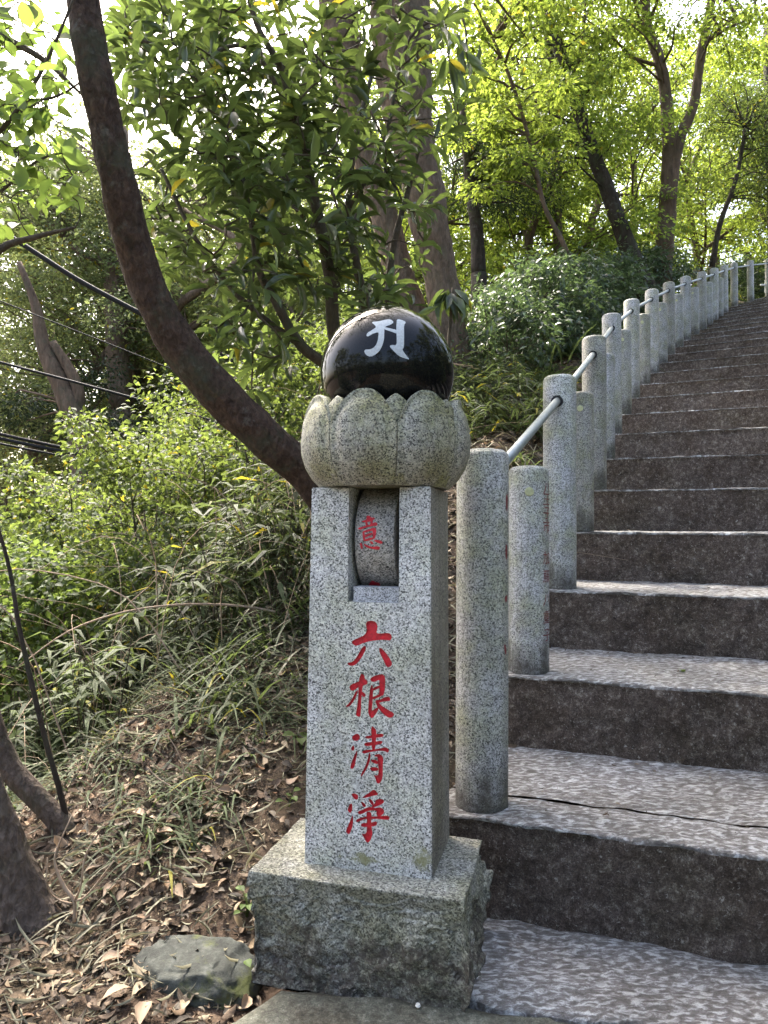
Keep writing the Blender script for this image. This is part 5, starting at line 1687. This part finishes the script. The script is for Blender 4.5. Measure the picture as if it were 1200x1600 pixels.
# ---- 11. rock, small tree, twigs and seedlings at the lower left
def rock(name, label, px, py, size, seed, rotz):
    bm = bmesh.new(); bmesh.ops.create_icosphere(bm, subdivisions=5, radius=1.0)
    co = np.array([v.co[:] for v in bm.verts])
    q = np.sign(co) * np.abs(co) ** 0.72
    pl_ = np.array([[0.3, -0.8, 0.55], [-0.6, -0.5, 0.6], [0.8, -0.1, 0.6], [0, 0, 1.0], [-0.9, 0.2, 0.3], [0.1, -1.0, -0.1], [0.7, -0.6, 0.2]]); pl_ = unit(pl_)
    for n_, lim in zip(pl_, (0.80, 0.82, 0.84, 0.72, 0.86, 0.84, 0.88)):
        ex = np.clip(q @ n_ - lim, 0, None); q = q - ex[:, None] * n_ * 0.92
    q *= (1 + 0.07 * fbm(co * 3.2, seed, 5))[:, None]
    q += 0.03 * np.abs(vnoise(co * 7, seed + 3))[:, None] * co
    q *= np.array(size)
    for v, c in zip(bm.verts, q): v.co = c
    me = bpy.data.meshes.new(name); bm.to_mesh(me); bm.free()
    for p_ in me.polygons: p_.use_smooth = True
    p = on_z(px, py, -0.03)
    tag(link(name, me, M['rock'], None, (p.x, p.y, -0.108), (0.14, -0.05, rotz)), label, 'rock')
rock('rock', 'dark mossy rock half buried beside the base block', 295, 1482, (0.165, 0.095, 0.080), 12, -0.25)
g1 = on_ground(98, 1292).y; g2 = on_ground(45, 1430).y
st1, sc1 = smooth_limb([(120, 1330, g1, 44.2), (92, 1285, g1, 35.7), (55, 1243, g1, 32.3), (20, 1205, g1, 34.0), (-10, 1150, g1, 37.4), (-40, 1050, g1, 37.4), (-80, 900, g1, 34.0)], 36, 16, 0.10, 12, 51, 0.05)
st2, sc2 = smooth_limb([(66, 1470, g2, 102.0), (40, 1415, g2, 78.2), (15, 1350, g2, 64.6), (-5, 1285, g2, 56.1), (-40, 1180, g2, 51.0), (-90, 1000, g2, 45.9)], 44, 18, 0.10, 10, 52, 0.05)
tree('small_tree', 'grey-brown double trunk of a small tree at the lower left edge', [(st2, sc2), (st1, sc1)], [], {}, M['bark_near'], seed=53, ground_n=2)
sv, sc3 = smooth_limb([(104, 1280, g1, 9), (92, 1230, g1, 9), (72, 1160, g1, 8), (50, 1070, g1, 8), (30, 980, g1, 7), (15, 890, g1, 6), (-10, 800, g1, 5)], 7, 5, 0.05, 20, 54)
tree('sapling', 'thin dark sapling stem slanting up along the left edge', [(sv, sc3)], [], {}, M['bark_dark'], seed=55)
def twig(label, paths, mat, name='dead_twig'):
    tb = []
    for pth in paths:
        P = np.array([np.array(at(a, b_, c)[:]) for a, b_, c, d in pth]); R = np.array([d * c / (2 * F) for a, b_, c, d in pth])
        Q = catmull(np.hstack([P, R[:, None]]), 4)
        tb.append(tube(Q[:, :3], Q[:, 3], 6, 0.08, 30, 4))
    b_ = np.array(tb[0][0][0])
    o = link(name, limb_mesh([(np.asarray(v) - b_, f) for v, f in tb], name, mat), None, None, tuple(b_))
    tag(o, label, 'twig')
twig('pale forked dead twig standing in the litter at the lower left', [[(116, 1440, 1.62, 6), (116, 1408, 1.62, 6), (100, 1385, 1.62, 6), (86, 1350, 1.62, 4), (90, 1325, 1.62, 3), (112, 1275, 1.62, 2)],
     [(116, 1408, 1.62, 4), (126, 1385, 1.6, 3), (133, 1340, 1.6, 3), (150, 1305, 1.6, 2)], [(116, 1408, 1.62, 4), (132, 1402, 1.6, 3), (150, 1382, 1.58, 2.5), (178, 1345, 1.56, 2)], [(112, 1412, 1.62, 3), (90, 1405, 1.62, 2.5), (74, 1385, 1.6, 2), (74, 1340, 1.6, 2)]], M['twig_pale'])
twig('brown branching twig rising from the litter near the grass', [[(281, 1295, 2.2, 5), (281, 1255, 2.2, 4), (270, 1232, 2.2, 3), (245, 1215, 2.2, 2.5), (230, 1198, 2.2, 2)], [(281, 1255, 2.2, 3), (287, 1205, 2.2, 2.5), (275, 1170, 2.2, 2), (262, 1150, 2.2, 1.5)]], M['twig_pale'])
twig('long dry stem arching across the bank left of the pillar', [[(30, 1040, 2.9, 2), (110, 985, 3.0, 3), (200, 955, 3.1, 3.5), (300, 944, 3.2, 4), (400, 950, 3.3, 4), (500, 975, 3.4, 4)]], M['twig_pale'])
def seedling(label, px, py, n, L, seed):
    rng = np.random.default_rng(seed)
    p = on_ground(px, py)
    e = empty('seedling', (p.x, p.y, p.z)); tag(e, label, 'seedling')
    tb, P, A = [], [], []
    for k in range(n):
        a = k * 2.4 + rng.random(); h = 0.02 + 0.045 * rng.random()
        q = np.array([math.cos(a) * 0.018, math.sin(a) * 0.018 - 0.004, h])
        tb.append(tube(np.array([[0, 0, -0.01], q * np.array([0.3, 0.3, 0.6]), q]), [0.001, 0.0009, 0.0007], 4)); P.append(q); A.append([math.cos(a), math.sin(a) - 0.3, 0.1])
    link('stem', limb_mesh(tb, 'stem', M['leaf_broad']), None, e)
    leaf_objects(np.array(P), np.array(A), np.tile([0, -0.3, 1.0], (n, 1)), L * (0.8 + 0.5 * rng.random(n)), 0.75, M['leaf_broad'], e, np.zeros(3), droop=0.1)
seedling('small green seedling touching the left side of the base block', 386, 1432, 9, 0.020, 1)
seedling('two-leaved seedling between dark rock and base block', 378, 1530, 4, 0.024, 2)
seedling('green seedling in the litter beside the shaft', 470, 1170, 4, 0.05, 3)
seedling('small seedling at the foot of the shaft on the left', 452, 1262, 4, 0.022, 4)

# ---- 12. overhead cables on the left
def cable(label, pts, wpx):
    P = np.array([at(a, b_, c)[:] for a, b_, c in pts]); R = wpx * 7.0 / (2 * F)
    Q = catmull(P, 8)
    v, f = tube(Q, [R] * len(Q), 8)
    b_ = np.array(v[0])
    tag(link('cable', mesh_list('cable', np.asarray(v) - b_, f, True), M['cable'], None, tuple(b_)), label, 'cable', 'overhead cables on the left')
for k, (lb, dy, wv) in enumerate([('upper thick black cable of the lowest bundle', -6, 5), ('middle black cable of the lowest bundle', 1, 5.5), ('lower thin black cable of the lowest bundle', 9, 3.5)]):
    cable(lb, [(-140, 652 + dy, 7.0), (0, 684 + dy, 7.0), (90, 703 + dy * 0.9, 7.0), (190, 722 + dy * 0.8, 7.0), (330, 752 + dy * 0.6, 7.0), (520, 800, 7.0)], wv)
cable('single black cable crossing above the lowest bundle', [(-140, 528, 7.5), (0, 566, 7.5), (150, 606, 7.5), (300, 648, 7.5), (520, 715, 7.5)], 4.5)
cable('thick steep black cable passing behind the leaning trunk', [(-140, 270, 7.0), (48, 390, 7.0), (120, 436, 7.0), (205, 482, 7.0), (330, 546, 7.0), (520, 640, 7.0)], 8)
cable('thin grey wire below the steep thick cable', [(-140, 410, 8.0), (0, 470, 8.0), (170, 537, 8.0), (350, 610, 8.0), (520, 680, 8.0)], 2.2)

# ---- 13. white rail at the top of the stairs
wr = MB()
for (a, b_) in (((1196, 438), (1196, 458)), ((1188, 445), (1230, 446))):
    P = np.array([at(*a, 15.6)[:], at(*b_, 15.6)[:]])
    v, f = tube(P, [0.02, 0.02], 6); wr.add(v, f)
o = link('white_rail', wr.mesh('white_rail'), M['whiterail']); tag(o, 'small white rail at the right edge above the top step', 'rail')

# ---- labels by place for things of a kind that stand in a row
def number_from_left(group, text):
    obs = [o for o in COL.objects if o.parent is None and o.get('group') == group]
    def sx(o):
        d = CAM_M.inverted() @ (o.location + Vector((0, 0, 1.5)))
        return d.x / max(1e-3, -d.z)
    obs.sort(key=sx)
    names = ['leftmost', 'second from left', 'third from left', 'fourth from left', 'fifth from left', 'sixth from left', 'seventh from left', 'eighth from left', 'ninth from left', 'tenth from left', 'eleventh from left', 'twelfth from left', 'thirteenth from left', 'fourteenth from left', 'fifteenth from left', 'sixteenth from left', 'seventeenth from left']
    for k, o in enumerate(obs):
        o['label'] = text + ', ' + ('rightmost' if k == len(obs) - 1 else names[k]) + ' of its kind'
number_from_left(G1, 'bright yellow-green tree beyond the stairs')
number_from_left(G2, 'pale hazy tree beyond the road')
number_from_left(G3, 'dark green tree deep in the wood')
number_from_left(GS1, 'mid-green shrub below the leaning trunk')
number_from_left(GS2, 'bright light-green shrub beside the road')
number_from_left(GS3, 'dark glossy shrub behind the posts')
